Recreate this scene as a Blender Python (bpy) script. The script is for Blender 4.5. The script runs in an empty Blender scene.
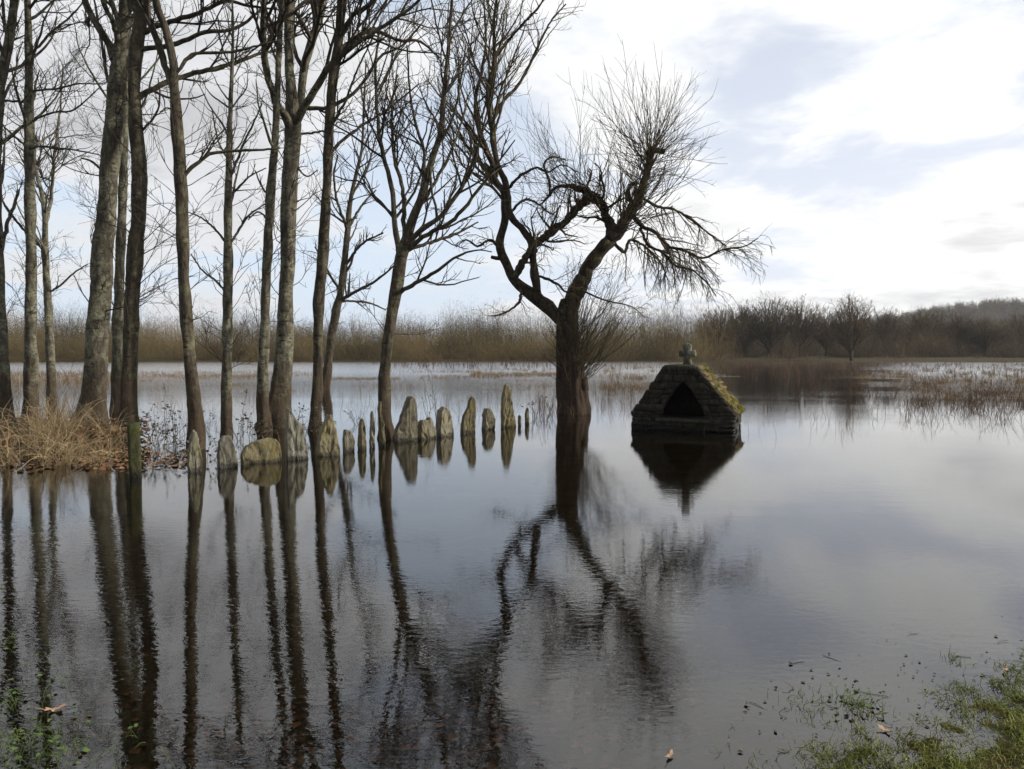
import bpy, math, random
import numpy as np
from mathutils import Vector, noise as mnoise

random.seed(7)
RNG = np.random.default_rng(11)
scene = bpy.context.scene
COL = scene.collection
R = math.radians

# ------------------------------------------------------------------ camera
F = 760.0; CX = 512.0; CY = 384.5; HOR = 351.0; CAMH = 1.6
PITCH = math.atan((CY - HOR) / F)
cp, sp = math.cos(PITCH), math.sin(PITCH)
cam_d = bpy.data.cameras.new('camera')
cam = bpy.data.objects.new('camera', cam_d); COL.objects.link(cam)
cam.location = (0, 0, CAMH)
cam.rotation_euler = (R(90) - PITCH, 0, 0)
cam_d.sensor_width = 36.0
cam_d.lens = 36.0 * F / 1024.0
cam_d.clip_start = 0.05; cam_d.clip_end = 4000
scene.camera = cam

def at(px, py, Y):
    """world point seen at pixel (px,py) at world depth Y"""
    a = (px - CX) / F; b = (CY - py) / F
    dx, dy, dz = a, cp + b * sp, -sp + b * cp
    s = Y / dy
    return np.array([dx * s, Y, CAMH + dz * s])

def ground(px, py, z=0.0):
    a = (px - CX) / F; b = (CY - py) / F
    dx, dy, dz = a, cp + b * sp, -sp + b * cp
    s = (z - CAMH) / dz
    return np.array([dx * s, dy * s, z])

# ------------------------------------------------------------------ helpers
def tag(o, label=None, cat=None, group=None, kind=None):
    if label: o['label'] = label
    if cat: o['category'] = cat
    if group: o['group'] = group
    if kind: o['kind'] = kind
    return o

def empty(name, loc, rz=0.0):
    o = bpy.data.objects.new(name, None); COL.objects.link(o)
    o.location = tuple(float(v) for v in loc); o.rotation_euler = (0, 0, rz)
    o.empty_display_size = 0.2
    return o

class MB:
    """collects vertices and faces of ONE mesh"""
    def __init__(self): self.v = []; self.q = []; self.t = []; self.poly = []; self.n = 0
    def add(self, verts, quads=None, tris=None, polys=None):
        verts = np.asarray(verts, dtype=np.float64).reshape(-1, 3)
        if quads is not None and len(quads): self.q.append(np.asarray(quads, dtype=np.int64).reshape(-1, 4) + self.n)
        if tris is not None and len(tris): self.t.append(np.asarray(tris, dtype=np.int64).reshape(-1, 3) + self.n)
        if polys: self.poly += [[i + self.n for i in p] for p in polys]
        self.v.append(verts); self.n += len(verts)
    def build(self, name, mat, parent=None, origin=(0, 0, 0), smooth=True):
        V = np.concatenate(self.v) - np.asarray(origin, dtype=np.float64)
        me = bpy.data.meshes.new(name)
        Q = np.concatenate(self.q) if self.q else np.zeros((0, 4), int)
        T = np.concatenate(self.t) if self.t else np.zeros((0, 3), int)
        loops = np.concatenate([Q.ravel(), T.ravel()] + [np.array(p, int) for p in self.poly]).astype(np.int32)
        sizes = np.concatenate([np.full(len(Q), 4), np.full(len(T), 3), np.array([len(p) for p in self.poly], int)]).astype(np.int32)
        starts = np.concatenate([[0], np.cumsum(sizes)[:-1]]).astype(np.int32)
        me.vertices.add(len(V)); me.vertices.foreach_set('co', V.astype(np.float32).ravel())
        me.loops.add(len(loops)); me.loops.foreach_set('vertex_index', loops)
        me.polygons.add(len(sizes)); me.polygons.foreach_set('loop_start', starts)
        me.polygons.foreach_set('loop_total', sizes)
        me.update(calc_edges=True); me.validate()
        if smooth: me.polygons.foreach_set('use_smooth', np.ones(len(me.polygons), dtype=bool))
        me.materials.append(mat)
        o = bpy.data.objects.new(name, me); COL.objects.link(o)
        if parent is not None: o.parent = parent
        else: o.location = tuple(float(v) for v in origin)
        return o

def norm(a): return a / np.maximum(np.linalg.norm(a, axis=-1, keepdims=True), 1e-9)

def tubes(mb, P, Rr, S=3):
    """batch of tubes: P (B,N,3), Rr (B,N)"""
    B, N, _ = P.shape
    if B == 0: return
    T = norm(np.gradient(P, axis=1))
    D = norm(P[:, -1] - P[:, 0])
    ax = np.zeros((B, 3)); ax[np.arange(B), np.argmin(np.abs(D), axis=1)] = 1
    U = norm(np.cross(T, ax[:, None, :])); W = np.cross(T, U)
    an = np.arange(S) * 2 * np.pi / S
    ring = (U[:, :, None, :] * np.cos(an)[None, None, :, None] + W[:, :, None, :] * np.sin(an)[None, None, :, None])
    V = P[:, :, None, :] + ring * Rr[:, :, None, None]
    idx = np.arange(B * N * S).reshape(B, N, S)
    a = idx[:, :-1, :]; b = idx[:, 1:, :]
    q = np.stack([a, np.roll(a, -1, 2), np.roll(b, -1, 2), b], -1).reshape(-1, 4)
    mb.add(V.reshape(-1, 3), quads=q)

def spline(pts, M):
    """Catmull-Rom through rows (any columns), M samples, spaced by the first three columns' length"""
    pts = np.asarray(pts, float)
    if len(pts) == 2: pts = np.array([pts[0], pts.mean(0), pts[1]])
    p = np.vstack([2 * pts[0] - pts[1], pts, 2 * pts[-1] - pts[-2]])
    seg = np.linalg.norm(np.diff(pts[:, :3], axis=0), axis=1)
    cum = np.concatenate([[0], np.cumsum(seg)])
    s = np.linspace(0, cum[-1], M)
    i = np.clip(np.searchsorted(cum, s, side='right') - 1, 0, len(seg) - 1)
    t = ((s - cum[i]) / np.maximum(seg[i], 1e-9))[:, None]
    p0, p1, p2, p3 = p[i], p[i + 1], p[i + 2], p[i + 3]
    return 0.5 * ((2 * p1) + (-p0 + p2) * t + (2 * p0 - 5 * p1 + 4 * p2 - p3) * t ** 2 + (-p0 + 3 * p1 - 3 * p2 + p3) * t ** 3)

def trunk_tube(mb, P, rad, S=14, lump=0.07, flare=0.0, fl_h=0.35, ridges=5, cap=True, base_z=0.0, furrow=0.0):
    """one big tube with parallel-transported frame, lumpy section, root flare"""
    N = len(P)
    T = norm(np.gradient(P, axis=0))
    u = np.cross(T[0], [0.3, 1, 0.1]); u /= np.linalg.norm(u)
    V = np.zeros((N, S, 3)); an = np.arange(S) * 2 * np.pi / S
    ph = RNG.random(8) * 6.28
    L = np.concatenate([[0], np.cumsum(np.linalg.norm(np.diff(P, axis=0), axis=1))])
    r0 = rad[0]
    for k in range(N):
        u = u - T[k] * np.dot(u, T[k]); u /= np.linalg.norm(u)
        w = np.cross(T[k], u)
        l = L[k] / max(r0, 0.01)
        m = 1 + lump * (np.sin(2 * an + ph[0] + l * 0.5) + 0.8 * np.sin(3 * an + ph[1] - l * 0.37) + 0.7 * np.sin(an + ph[2] + l * 1.1)
                        + 0.6 * np.sin(5 * an + ph[3] + l * 0.9)) + lump * 0.8 * math.sin(l * 0.8 + ph[4])
        if furrow:
            z_ = P[k, 2]
            fn = np.array([abs(mnoise.noise(Vector((math.cos(a) * 3.2 + .25 * math.sin(z_ * 1.7), math.sin(a) * 3.2, z_ * 0.55)))) + 0.5 * mnoise.noise(Vector((math.cos(a) * 7, math.sin(a) * 7, z_ * 2.2 + 9))) for a in an])
            m = m + furrow * (fn * 1.6 - 0.3)
        if flare:
            e = math.exp(-max(P[k, 2] - base_z, 0) / fl_h)
            m = m + flare * e * (1 + 0.55 * np.cos(ridges * an + ph[5]) + 0.3 * np.cos(3 * an + ph[6]))
        V[k] = P[k] + rad[k] * m[:, None] * (np.cos(an)[:, None] * u + np.sin(an)[:, None] * w)
    idx = np.arange(N * S).reshape(N, S)
    a = idx[:-1]; b = idx[1:]
    q = np.stack([a, np.roll(a, -1, 1), np.roll(b, -1, 1), b], -1).reshape(-1, 4)
    vv = V.reshape(-1, 3); tr = []
    if cap:
        vv = np.vstack([vv, P[-1] + T[-1] * rad[-1] * 0.4])
        tr = [[idx[-1, j], idx[-1, (j + 1) % S], N * S] for j in range(S)]
    mb.add(vv, quads=q, tris=tr)

def spawn(P, Rr, dens=None, k=None, tmin=0.2, tmax=1.0, ang=(25, 60), lr=(0.4, 0.8), taper_len=0.6, rr=0.55,
          N=6, wig=0.12, up=0.05, minr=0.004, maxlen=9.0, minlen=0.1, tipr=0.35, bias=None, zmin=None, rng=RNG):
    """children of a batch of polylines"""
    B, M, _ = P.shape
    if B == 0: return np.zeros((0, N, 3)), np.zeros((0, N))
    L = np.linalg.norm(np.diff(P, axis=1), axis=2).sum(1)
    if k is None:
        n = rng.poisson(np.maximum(dens * L * (tmax - tmin), 0.0))
    else:
        n = np.full(B, k)
    idx = np.repeat(np.arange(B), n)
    C = len(idx)
    if C == 0: return np.zeros((0, N, 3)), np.zeros((0, N))
    t = tmin + (tmax - tmin) * rng.random(C)
    f = t * (M - 1); i = np.minimum(f.astype(int), M - 2); fr = (f - i)[:, None]
    pos = P[idx, i] * (1 - fr) + P[idx, i + 1] * fr
    T = norm(P[idx, i + 1] - P[idx, i])
    r = Rr[idx, i] * (1 - fr[:, 0]) + Rr[idx, i + 1] * fr[:, 0]
    q = norm(rng.normal(size=(C, 3))); q = norm(q - T * (q * T).sum(1, keepdims=True))
    a = np.radians(rng.uniform(ang[0], ang[1], C))[:, None]
    d = norm(np.cos(a) * T + np.sin(a) * q + np.array([0, 0, up * 3]))
    if bias is not None: d = norm(d + np.asarray(bias))
    ln = np.clip(L[idx] * rng.uniform(lr[0], lr[1], C) * (1 - taper_len * t), minlen, maxlen)
    if zmin is not None:
        keep = pos[:, 2] > zmin
        pos, d, ln, r = pos[keep], d[keep], ln[keep], r[keep]; C = len(ln)
        if C == 0: return np.zeros((0, N, 3)), np.zeros((0, N))
    out = np.zeros((C, N, 3)); out[:, 0] = pos
    step = (ln / (N - 1))[:, None]
    for s in range(1, N):
        d = norm(d + rng.normal(size=(C, 3)) * wig + np.array([0, 0, up]))
        out[:, s] = out[:, s - 1] + d * step
    r0 = np.maximum(r * rr, minr)
    rad = r0[:, None] * np.linspace(1, tipr, N)[None, :]
    rad = np.maximum(rad, minr * 0.6)
    return out, rad

# ------------------------------------------------------------------ materials
def new_mat(name, rough=0.9, spec=0.2):
    m = bpy.data.materials.new(name); m.use_nodes = True
    nt = m.node_tree; b = nt.nodes['Principled BSDF']
    b.inputs['Roughness'].default_value = rough
    b.inputs['Specular IOR Level'].default_value = spec
    return m, nt, b

def ramp(nt, stops, fac):
    n = nt.nodes.new('ShaderNodeValToRGB')
    cr = n.color_ramp
    while len(cr.elements) < len(stops): cr.elements.new(0.5)
    for e, (p, c) in zip(cr.elements, stops):
        e.position = p; e.color = (c[0], c[1], c[2], 1)
    nt.links.new(fac, n.inputs['Fac']); return n.outputs['Color']

def noise_node(nt, vec, scale, detail=5, rough=0.6, dist=0.0):
    n = nt.nodes.new('ShaderNodeTexNoise')
    n.inputs['Scale'].default_value = scale; n.inputs['Detail'].default_value = detail
    n.inputs['Roughness'].default_value = rough; n.inputs['Distortion'].default_value = dist
    if vec is not None: nt.links.new(vec, n.inputs['Vector'])
    return n.outputs['Fac']

def mapping(nt, vec, scale=(1, 1, 1), loc=(0, 0, 0)):
    n = nt.nodes.new('ShaderNodeMapping'); n.inputs['Scale'].default_value = scale; n.inputs['Location'].default_value = loc
    nt.links.new(vec, n.inputs['Vector']); return n.outputs['Vector']

def coord(nt, which='Object'):
    return nt.nodes.new('ShaderNodeTexCoord').outputs[which]

def world_pos(nt):
    return nt.nodes.new('ShaderNodeNewGeometry').outputs['Position']

def mix(nt, fac, a, b):
    n = nt.nodes.new('ShaderNodeMix'); n.data_type = 'RGBA'
    if isinstance(fac, float): n.inputs[0].default_value = fac
    else: nt.links.new(fac, n.inputs[0])
    for i, x in ((6, a), (7, b)):
        if isinstance(x, tuple): n.inputs[i].default_value = (x[0], x[1], x[2], 1)
        else: nt.links.new(x, n.inputs[i])
    return n.outputs[2]

def math_n(nt, op, a, b=None, clamp=False):
    n = nt.nodes.new('ShaderNodeMath'); n.operation = op; n.use_clamp = clamp
    for i, x in enumerate((a, b)):
        if x is None: continue
        if isinstance(x, (int, float)): n.inputs[i].default_value = x
        else: nt.links.new(x, n.inputs[i])
    return n.outputs[0]

def maprange(nt, v, a, b, c=0.0, d=1.0):
    n = nt.nodes.new('ShaderNodeMapRange'); n.clamp = True; n.interpolation_type = 'SMOOTHSTEP'
    n.inputs['From Min'].default_value = a; n.inputs['From Max'].default_value = b
    n.inputs['To Min'].default_value = c; n.inputs['To Max'].default_value = d
    nt.links.new(v, n.inputs['Value']); return n.outputs['Result']

def bump(nt, bsdf, h, strength=0.6, dist=0.02):
    n = nt.nodes.new('ShaderNodeBump'); n.inputs['Strength'].default_value = strength; n.inputs['Distance'].default_value = dist
    nt.links.new(h, n.inputs['Height']); nt.links.new(n.outputs['Normal'], bsdf.inputs['Normal'])

def bark_mat(name, dark, mid, pale, lichen, lich_amt=0.5, mud=(0.05, 0.036, 0.024), mud_h=1.1, scale=9.0):
    m, nt, b = new_mat(name, 0.92, 0.15)
    wp = world_pos(nt)
    v = mapping(nt, wp, (1, 1, 0.28))
    n1 = noise_node(nt, v, scale * 1.6, 8, 0.7, 0.4)
    n2 = noise_node(nt, wp, 3.2, 5, 0.65, 0.5)
    n3 = noise_node(nt, mapping(nt, wp, (1, 1, 1.6)), 11, 4, 0.6)
    base = ramp(nt, [(0.30, dark), (0.48, mid), (0.68, pale)], n1)
    lf = maprange(nt, n2, 0.62 - lich_amt * 0.3, 0.74 - lich_amt * 0.2)
    lf = math_n(nt, 'MULTIPLY', lf, maprange(nt, n3, 0.35, 0.6))
    c = mix(nt, lf, base, lichen)
    blot = maprange(nt, noise_node(nt, mapping(nt, wp, (1, 1, 2.6), (3, 1, 7)), 5.5, 4, 0.6), 0.57, 0.66)
    c = mix(nt, math_n(nt, 'MULTIPLY', blot, 0.75), c, dark)
    sx = nt.nodes.new('ShaderNodeSeparateXYZ'); nt.links.new(wp, sx.inputs[0])
    zz = math_n(nt, 'ADD', sx.outputs['Z'], math_n(nt, 'MULTIPLY', math_n(nt, 'SUBTRACT', n2, 0.5), 1.6))
    wet = maprange(nt, zz, mud_h * 0.35, mud_h * 1.5, 1.0, 0.0)
    c = mix(nt, math_n(nt, 'MULTIPLY', wet, 0.85), c, mix(nt, n1, (mud[0] * .4, mud[1] * .4, mud[2] * .4), (mud[0] * 1.7, mud[1] * 1.7, mud[2] * 1.7)))
    nt.links.new(c, b.inputs['Base Color'])
    bump(nt, b, math_n(nt, 'ADD', n1, math_n(nt, 'MULTIPLY', n3, 0.5)), 0.9, 0.03)
    return m

def vary_mat(name, cols, rough=0.85, spec=0.2, nscale=0.6, wi=0.6, wn=0.7):
    """colour varies per loose piece and by place"""
    m, nt, b = new_mat(name, rough, spec)
    g = nt.nodes.new('ShaderNodeNewGeometry')
    f = g.outputs['Random Per Island']
    n = noise_node(nt, g.outputs['Position'], nscale, 3, 0.6)
    fac = math_n(nt, 'ADD', math_n(nt, 'MULTIPLY', f, wi), math_n(nt, 'MULTIPLY', n, wn))
    fac = math_n(nt, 'SUBTRACT', fac, 0.15 + 0.5 * (wn - 0.7) + 0.5 * (wi - 0.6), True)
    k = len(cols)
    c = ramp(nt, [(i / (k - 1), cc) for i, cc in enumerate(cols)], fac)
    nt.links.new(c, b.inputs['Base Color'])
    return m

M = {}
M['bark_grey'] = bark_mat('bark_grey', (0.022, 0.019, 0.014), (0.075, 0.067, 0.05), (0.16, 0.147, 0.112), (0.20, 0.20, 0.14), 0.6)
M['bark_brown'] = bark_mat('bark_brown', (0.018, 0.014, 0.010), (0.055, 0.046, 0.033), (0.12, 0.102, 0.074), (0.14, 0.138, 0.08), 0.4)
M['bark_willow'] = bark_mat('bark_willow', (0.012, 0.009, 0.006), (0.04, 0.031, 0.022), (0.095, 0.077, 0.055), (0.10, 0.10, 0.045), 0.35, mud=(0.04, 0.027, 0.019), mud_h=1.6, scale=7)
M['twig'] = vary_mat('twig', [(0.02, 0.016, 0.011), (0.045, 0.037, 0.026), (0.085, 0.07, 0.05)], 0.8, 0.2)
M['twig_willow'] = vary_mat('twig_willow', [(0.04, 0.03, 0.016), (0.075, 0.06, 0.03), (0.13, 0.10, 0.05)], 0.7, 0.25)

def stone_mat(name, cols, lichen, wet_h=0.10, lich=0.5, wet_col=None, scale=14):
    m, nt, b = new_mat(name, 0.9, 0.2)
    wp = world_pos(nt)
    n1 = noise_node(nt, mapping(nt, wp, (1, 1, 0.45)), scale, 8, 0.7, 0.3)
    n2 = noise_node(nt, wp, 5, 6, 0.65, 0.6)
    n3 = noise_node(nt, wp, 45, 3, 0.6)
    c = ramp(nt, [(0.28, cols[0]), (0.5, cols[1]), (0.72, cols[2])], n1)
    c = mix(nt, math_n(nt, 'MULTIPLY', maprange(nt, n2, 0.56 - 0.12 * lich, 0.70 - 0.1 * lich), 0.8), c, lichen)
    c = mix(nt, math_n(nt, 'MULTIPLY', maprange(nt, n3, 0.6, 0.7), 0.5), c, tuple(x * 0.4 for x in cols[0]))
    sx = nt.nodes.new('ShaderNodeSeparateXYZ'); nt.links.new(wp, sx.inputs[0])
    zz = math_n(nt, 'ADD', sx.outputs['Z'], math_n(nt, 'MULTIPLY', math_n(nt, 'SUBTRACT', n2, 0.5), 0.16))
    wet = maprange(nt, zz, wet_h * 0.4, wet_h * 1.1, 1.0, 0.0)
    c = mix(nt, math_n(nt, 'MULTIPLY', wet, 0.8), c, wet_col or tuple(x * 0.45 for x in cols[0]))
    oi = nt.nodes.new('ShaderNodeObjectInfo')
    hsv = nt.nodes.new('ShaderNodeHueSaturation')
    nt.links.new(maprange(nt, oi.outputs['Random'], 0, 1, 0.72, 1.18), hsv.inputs['Value'])
    nt.links.new(maprange(nt, math_n(nt, 'FRACT', math_n(nt, 'MULTIPLY', oi.outputs['Random'], 7.3)), 0, 1, 0.7, 1.2), hsv.inputs['Saturation'])
    nt.links.new(c, hsv.inputs['Color']); c = hsv.outputs['Color']
    nt.links.new(c, b.inputs['Base Color'])
    nt.links.new(maprange(nt, zz, wet_h * 0.4, wet_h * 1.1, 0.35, 0.92), b.inputs['Roughness'])
    bump(nt, b, math_n(nt, 'ADD', n1, math_n(nt, 'MULTIPLY', n3, 0.3)), 0.8, 0.03)
    return m

M['slab'] = stone_mat('slab', [(0.05, 0.044, 0.028), (0.15, 0.132, 0.088), (0.27, 0.245, 0.175)], (0.19, 0.16, 0.07), 0.07, scale=18)
M['slab_grey'] = stone_mat('slab_grey', [(0.055, 0.05, 0.037), (0.155, 0.145, 0.108), (0.27, 0.26, 0.205)], (0.17, 0.17, 0.09), 0.07, scale=18)
M['masonry'] = stone_mat('masonry', [(0.013, 0.012, 0.009), (0.033, 0.030, 0.023), (0.08, 0.073, 0.058)], (0.04, 0.038, 0.022), 0.16, 0.5)
M['mortar_and_shade'] = stone_mat('mortar_and_shade', [(0.006, 0.005, 0.004), (0.012, 0.011, 0.008), (0.02, 0.018, 0.014)], (0.015, 0.015, 0.01), 0.16, 0.3)
M['roofstone'] = stone_mat('roofstone', [(0.035, 0.029, 0.02), (0.10, 0.082, 0.05), (0.20, 0.165, 0.10)], (0.19, 0.145, 0.045), 0.10, 0.8)
M['cross'] = stone_mat('cross', [(0.035, 0.034, 0.027), (0.10, 0.098, 0.08), (0.24, 0.235, 0.20)], (0.15, 0.155, 0.075), 0.05, 0.6)
M['moss'] = vary_mat('moss', [(0.03, 0.03, 0.008), (0.075, 0.078, 0.013), (0.15, 0.12, 0.026)], 1.0, 0.05, 3)
M['post'] = stone_mat('post', [(0.02, 0.018, 0.008), (0.055, 0.055, 0.022), (0.10, 0.095, 0.045)], (0.085, 0.10, 0.025), 0.12, 0.9, scale=22)
M['straw'] = vary_mat('straw', [(0.05, 0.032, 0.016), (0.17, 0.12, 0.06), (0.40, 0.30, 0.165), (0.64, 0.54, 0.36)], 0.7, 0.2, 1.6)
M['litter'] = vary_mat('litter', [(0.035, 0.02, 0.012), (0.10, 0.05, 0.024), (0.20, 0.105, 0.045), (0.32, 0.2, 0.11)], 0.75, 0.3, 2)
M['reed'] = vary_mat('reed', [(0.04, 0.025, 0.017), (0.085, 0.055, 0.036), (0.15, 0.10, 0.065), (0.25, 0.18, 0.11)], 0.85, 0.2, 0.15)
M['reed_dark'] = vary_mat('reed_dark', [(0.04, 0.024, 0.015), (0.09, 0.055, 0.034), (0.16, 0.10, 0.062)], 0.85, 0.2, 0.15)
M['marsh'] = vary_mat('marsh', [(0.07, 0.045, 0.026), (0.15, 0.098, 0.052), (0.25, 0.175, 0.09), (0.33, 0.25, 0.14)], 0.9, 0.1, 0.12)
M['scrub'] = vary_mat('scrub', [(0.042, 0.033, 0.014), (0.095, 0.074, 0.032), (0.165, 0.126, 0.056), (0.26, 0.185, 0.092)], 0.9, 0.1, 0.11, 0.35, 2.2)
M['wood_far'] = vary_mat('wood_far', [(0.04, 0.03, 0.016), (0.10, 0.075, 0.043), (0.19, 0.145, 0.085)], 0.9, 0.1, 0.09, 0.4, 1.8)
M['bark_far'] = bark_mat('bark_far', (0.025, 0.02, 0.015), (0.055, 0.046, 0.035), (0.09, 0.078, 0.06), (0.09, 0.09, 0.06), 0.3, scale=3)
M['grass'] = vary_mat('grass', [(0.09, 0.055, 0.022), (0.075, 0.092, 0.013), (0.175, 0.205, 0.026), (0.33, 0.31, 0.09)], 0.6, 0.3, 3.0)
M['weed'] = vary_mat('weed', [(0.03, 0.05, 0.009), (0.06, 0.10, 0.015), (0.11, 0.15, 0.026)], 0.5, 0.4, 3.0)
M['debris'] = vary_mat('debris', [(0.012, 0.010, 0.007), (0.035, 0.03, 0.018), (0.08, 0.065, 0.04)], 0.7, 0.3, 3.0)
M['leaf_pale'] = vary_mat('leaf_pale', [(0.22, 0.12, 0.055), (0.36, 0.22, 0.12), (0.42, 0.3, 0.19)], 0.6, 0.3, 8.0)
M['bramble_leaf'] = vary_mat('bramble_leaf', [(0.03, 0.02, 0.012), (0.06, 0.05, 0.02), (0.12, 0.075, 0.04)], 0.6, 0.3, 5.0)

def ground_mat():
    m, nt, b = new_mat('ground', 0.95, 0.1)
    wp = world_pos(nt)
    n1 = noise_node(nt, wp, 3.0, 8, 0.7, 0.5); n2 = noise_node(nt, wp, 0.9, 5, 0.6); n3 = noise_node(nt, wp, 16, 5, 0.7, 0.8)
    c = ramp(nt, [(0.3, (0.018, 0.013, 0.006)), (0.5, (0.042, 0.032, 0.015)), (0.7, (0.085, 0.06, 0.028))], n1)
    c = mix(nt, maprange(nt, n3, 0.56, 0.66), c, (0.13, 0.06, 0.028))
    c = mix(nt, math_n(nt, 'MULTIPLY', maprange(nt, n2, 0.5, 0.62), 0.6), c, (0.045, 0.055, 0.014))
    nt.links.new(c, b.inputs['Base Color']); bump(nt, b, n3, 0.6, 0.03)
    return m
M['ground'] = ground_mat()

def hill_mat():
    m, nt, b = new_mat('hillside', 1.0, 0.0)
    wp = world_pos(nt)
    n1 = noise_node(nt, wp, 0.05, 8, 0.75, 0.5)
    c = ramp(nt, [(0.35, (0.022, 0.02, 0.014)), (0.55, (0.04, 0.034, 0.024)), (0.7, (0.05, 0.046, 0.03))], n1)
    nt.links.new(c, b.inputs['Base Color'])
    return m
M['hill'] = hill_mat()

def water_mat():
    m = bpy.data.materials.new('flood_water'); m.use_nodes = True
    nt = m.node_tree; nt.nodes.clear()
    out = nt.nodes.new('ShaderNodeOutputMaterial')
    wp = world_pos(nt)
    sx = nt.nodes.new('ShaderNodeSeparateXYZ'); nt.links.new(wp, sx.inputs[0])
    w1 = noise_node(nt, mapping(nt, wp, (0.75, 1.25, 1)), 3.6, 3, 0.55, 0.3)
    w2 = noise_node(nt, mapping(nt, wp, (0.8, 1.5, 1), (5, 3, 0)), 13.0, 3, 0.6, 0.4)
    w3 = noise_node(nt, mapping(nt, wp, (0.6, 1.0, 1), (1, 7, 0)), 0.8, 2, 0.5)
    pn = noise_node(nt, mapping(nt, wp, (0.35, 0.9, 1)), 0.35, 3, 0.6, 0.6)
    patch = maprange(nt, pn, 0.36, 0.62, 0.25, 0.98)
    # open water beyond the grove is ruffled by the wind, a strip in the lee of the far clump lies smooth
    far = maprange(nt, sx.outputs['Y'], 19, 62)
    ratio = math_n(nt, 'DIVIDE', math_n(nt, 'ADD', sx.outputs['X'], math_n(nt, 'MULTIPLY', math_n(nt, 'SUBTRACT', pn, 0.5), 14.0)), math_n(nt, 'MAXIMUM', sx.outputs['Y'], 1.0))
    lee = math_n(nt, 'MULTIPLY', maprange(nt, ratio, 0.20, 0.30), maprange(nt, ratio, 0.42, 0.54, 1.0, 0.0))
    openw = math_n(nt, 'SUBTRACT', 1.0, math_n(nt, 'MULTIPLY', lee, 0.85))
    ruf = math_n(nt, 'MULTIPLY', far, openw)
    patch = math_n(nt, 'ADD', patch, math_n(nt, 'MULTIPLY', ruf, 4.6))
    h = math_n(nt, 'ADD', math_n(nt, 'MULTIPLY', w1, 0.0008), math_n(nt, 'MULTIPLY', w2, 0.0010))
    h = math_n(nt, 'MULTIPLY', h, patch)
    h = math_n(nt, 'ADD', h, math_n(nt, 'MULTIPLY', w3, 0.0005))
    bp = nt.nodes.new('ShaderNodeBump'); bp.inputs['Strength'].default_value = 1.0; bp.inputs['Distance'].default_value = 1.0
    nt.links.new(h, bp.inputs['Height'])
    fr = nt.nodes.new('ShaderNodeFresnel'); fr.inputs['IOR'].default_value = 1.75
    nt.links.new(bp.outputs['Normal'], fr.inputs['Normal'])
    gl = nt.nodes.new('ShaderNodeBsdfGlossy')
    nt.links.new(math_n(nt, 'ADD', math_n(nt, 'MULTIPLY', ruf, 0.17), 0.004), gl.inputs['Roughness'])
    gl.inputs['Color'].default_value = (0.97, 0.97, 0.97, 1)
    nt.links.new(bp.outputs['Normal'], gl.inputs['Normal'])
    tr = nt.nodes.new('ShaderNodeBsdfTransparent'); tr.inputs['Color'].default_value = (0.72, 0.62, 0.46, 1)
    mx = nt.nodes.new('ShaderNodeMixShader')
    nt.links.new(fr.outputs[0], mx.inputs[0]); nt.links.new(tr.outputs[0], mx.inputs[1]); nt.links.new(gl.outputs[0], mx.inputs[2])
    nt.links.new(mx.outputs[0], out.inputs['Surface'])
    return m
M['water'] = water_mat()

# ------------------------------------------------------------------ sky, sun
SUN_AZ, SUN_EL = R(-4), R(27)          # measured from +X towards +Y
SUN = np.array([math.cos(SUN_AZ) * math.cos(SUN_EL), math.sin(SUN_AZ) * math.cos(SUN_EL), math.sin(SUN_EL)])
sl = bpy.data.lights.new('sun', 'SUN'); sl.energy = 4.0; sl.angle = R(1.2); sl.color = (1.0, 0.93, 0.82)
so = bpy.data.objects.new('sun', sl); COL.objects.link(so)
so.rotation_euler = Vector((-SUN[0], -SUN[1], -SUN[2])).to_track_quat('-Z', 'Y').to_euler()

world = bpy.data.worlds.new('World'); scene.world = world; world.use_nodes = True
nt = world.node_tree; nt.nodes.clear()
wout = nt.nodes.new('ShaderNodeOutputWorld'); bg = nt.nodes.new('ShaderNodeBackground')
sky = nt.nodes.new('ShaderNodeTexSky'); sky.sky_type = 'NISHITA'; sky.sun_disc = False
sky.sun_elevation = SUN_EL; sky.sun_rotation = R(90) - SUN_AZ
sky.air_density = 1.0; sky.dust_density = 1.0; sky.ozone_density = 1.2
dirv = coord(nt, 'Generated')
nv = nt.nodes.new('ShaderNodeVectorMath'); nv.operation = 'NORMALIZE'; nt.links.new(dirv, nv.inputs[0]); dirn = nv.outputs[0]
sx = nt.nodes.new('ShaderNodeSeparateXYZ'); nt.links.new(dirn, sx.inputs[0])
zc = math_n(nt, 'MAXIMUM', sx.outputs['Z'], 0.0)
den = math_n(nt, 'ADD', zc, 0.16)
cb = nt.nodes.new('ShaderNodeCombineXYZ')
nt.links.new(math_n(nt, 'DIVIDE', sx.outputs['X'], den), cb.inputs[0])
nt.links.new(math_n(nt, 'DIVIDE', sx.outputs['Y'], den), cb.inputs[1])
pl = cb.outputs[0]
n_big = noise_node(nt, mapping(nt, pl, (1, 1, 1), (2.3, 0.7, 0)), 1.15, 9, 0.55, 0.25)
n_fine = noise_node(nt, mapping(nt, pl, (1, 1, 1), (9.1, 4.2, 0)), 2.6, 10, 0.62, 0.35)
def lobe(px, py, deg, w, flat=1.0):
    """bias of the cloud cover round a direction of the sky"""
    p = at(px, py, 1.0) - np.array([0, 0, CAMH]); p = p / np.linalg.norm(p)
    d = nt.nodes.new('ShaderNodeVectorMath'); d.operation = 'DISTANCE'
    s = nt.nodes.new('ShaderNodeVectorMath'); s.operation = 'MULTIPLY'
    s.inputs[1].default_value = (1, 1, flat); nt.links.new(dirn, s.inputs[0])
    nt.links.new(s.outputs[0], d.inputs[0]); d.inputs[1].default_value = (p[0], p[1], p[2] * flat)
    return maprange(nt, d.outputs['Value'], 0.0, 2 * math.sin(R(deg) / 2), w, 0.0)
cov = n_big
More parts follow.
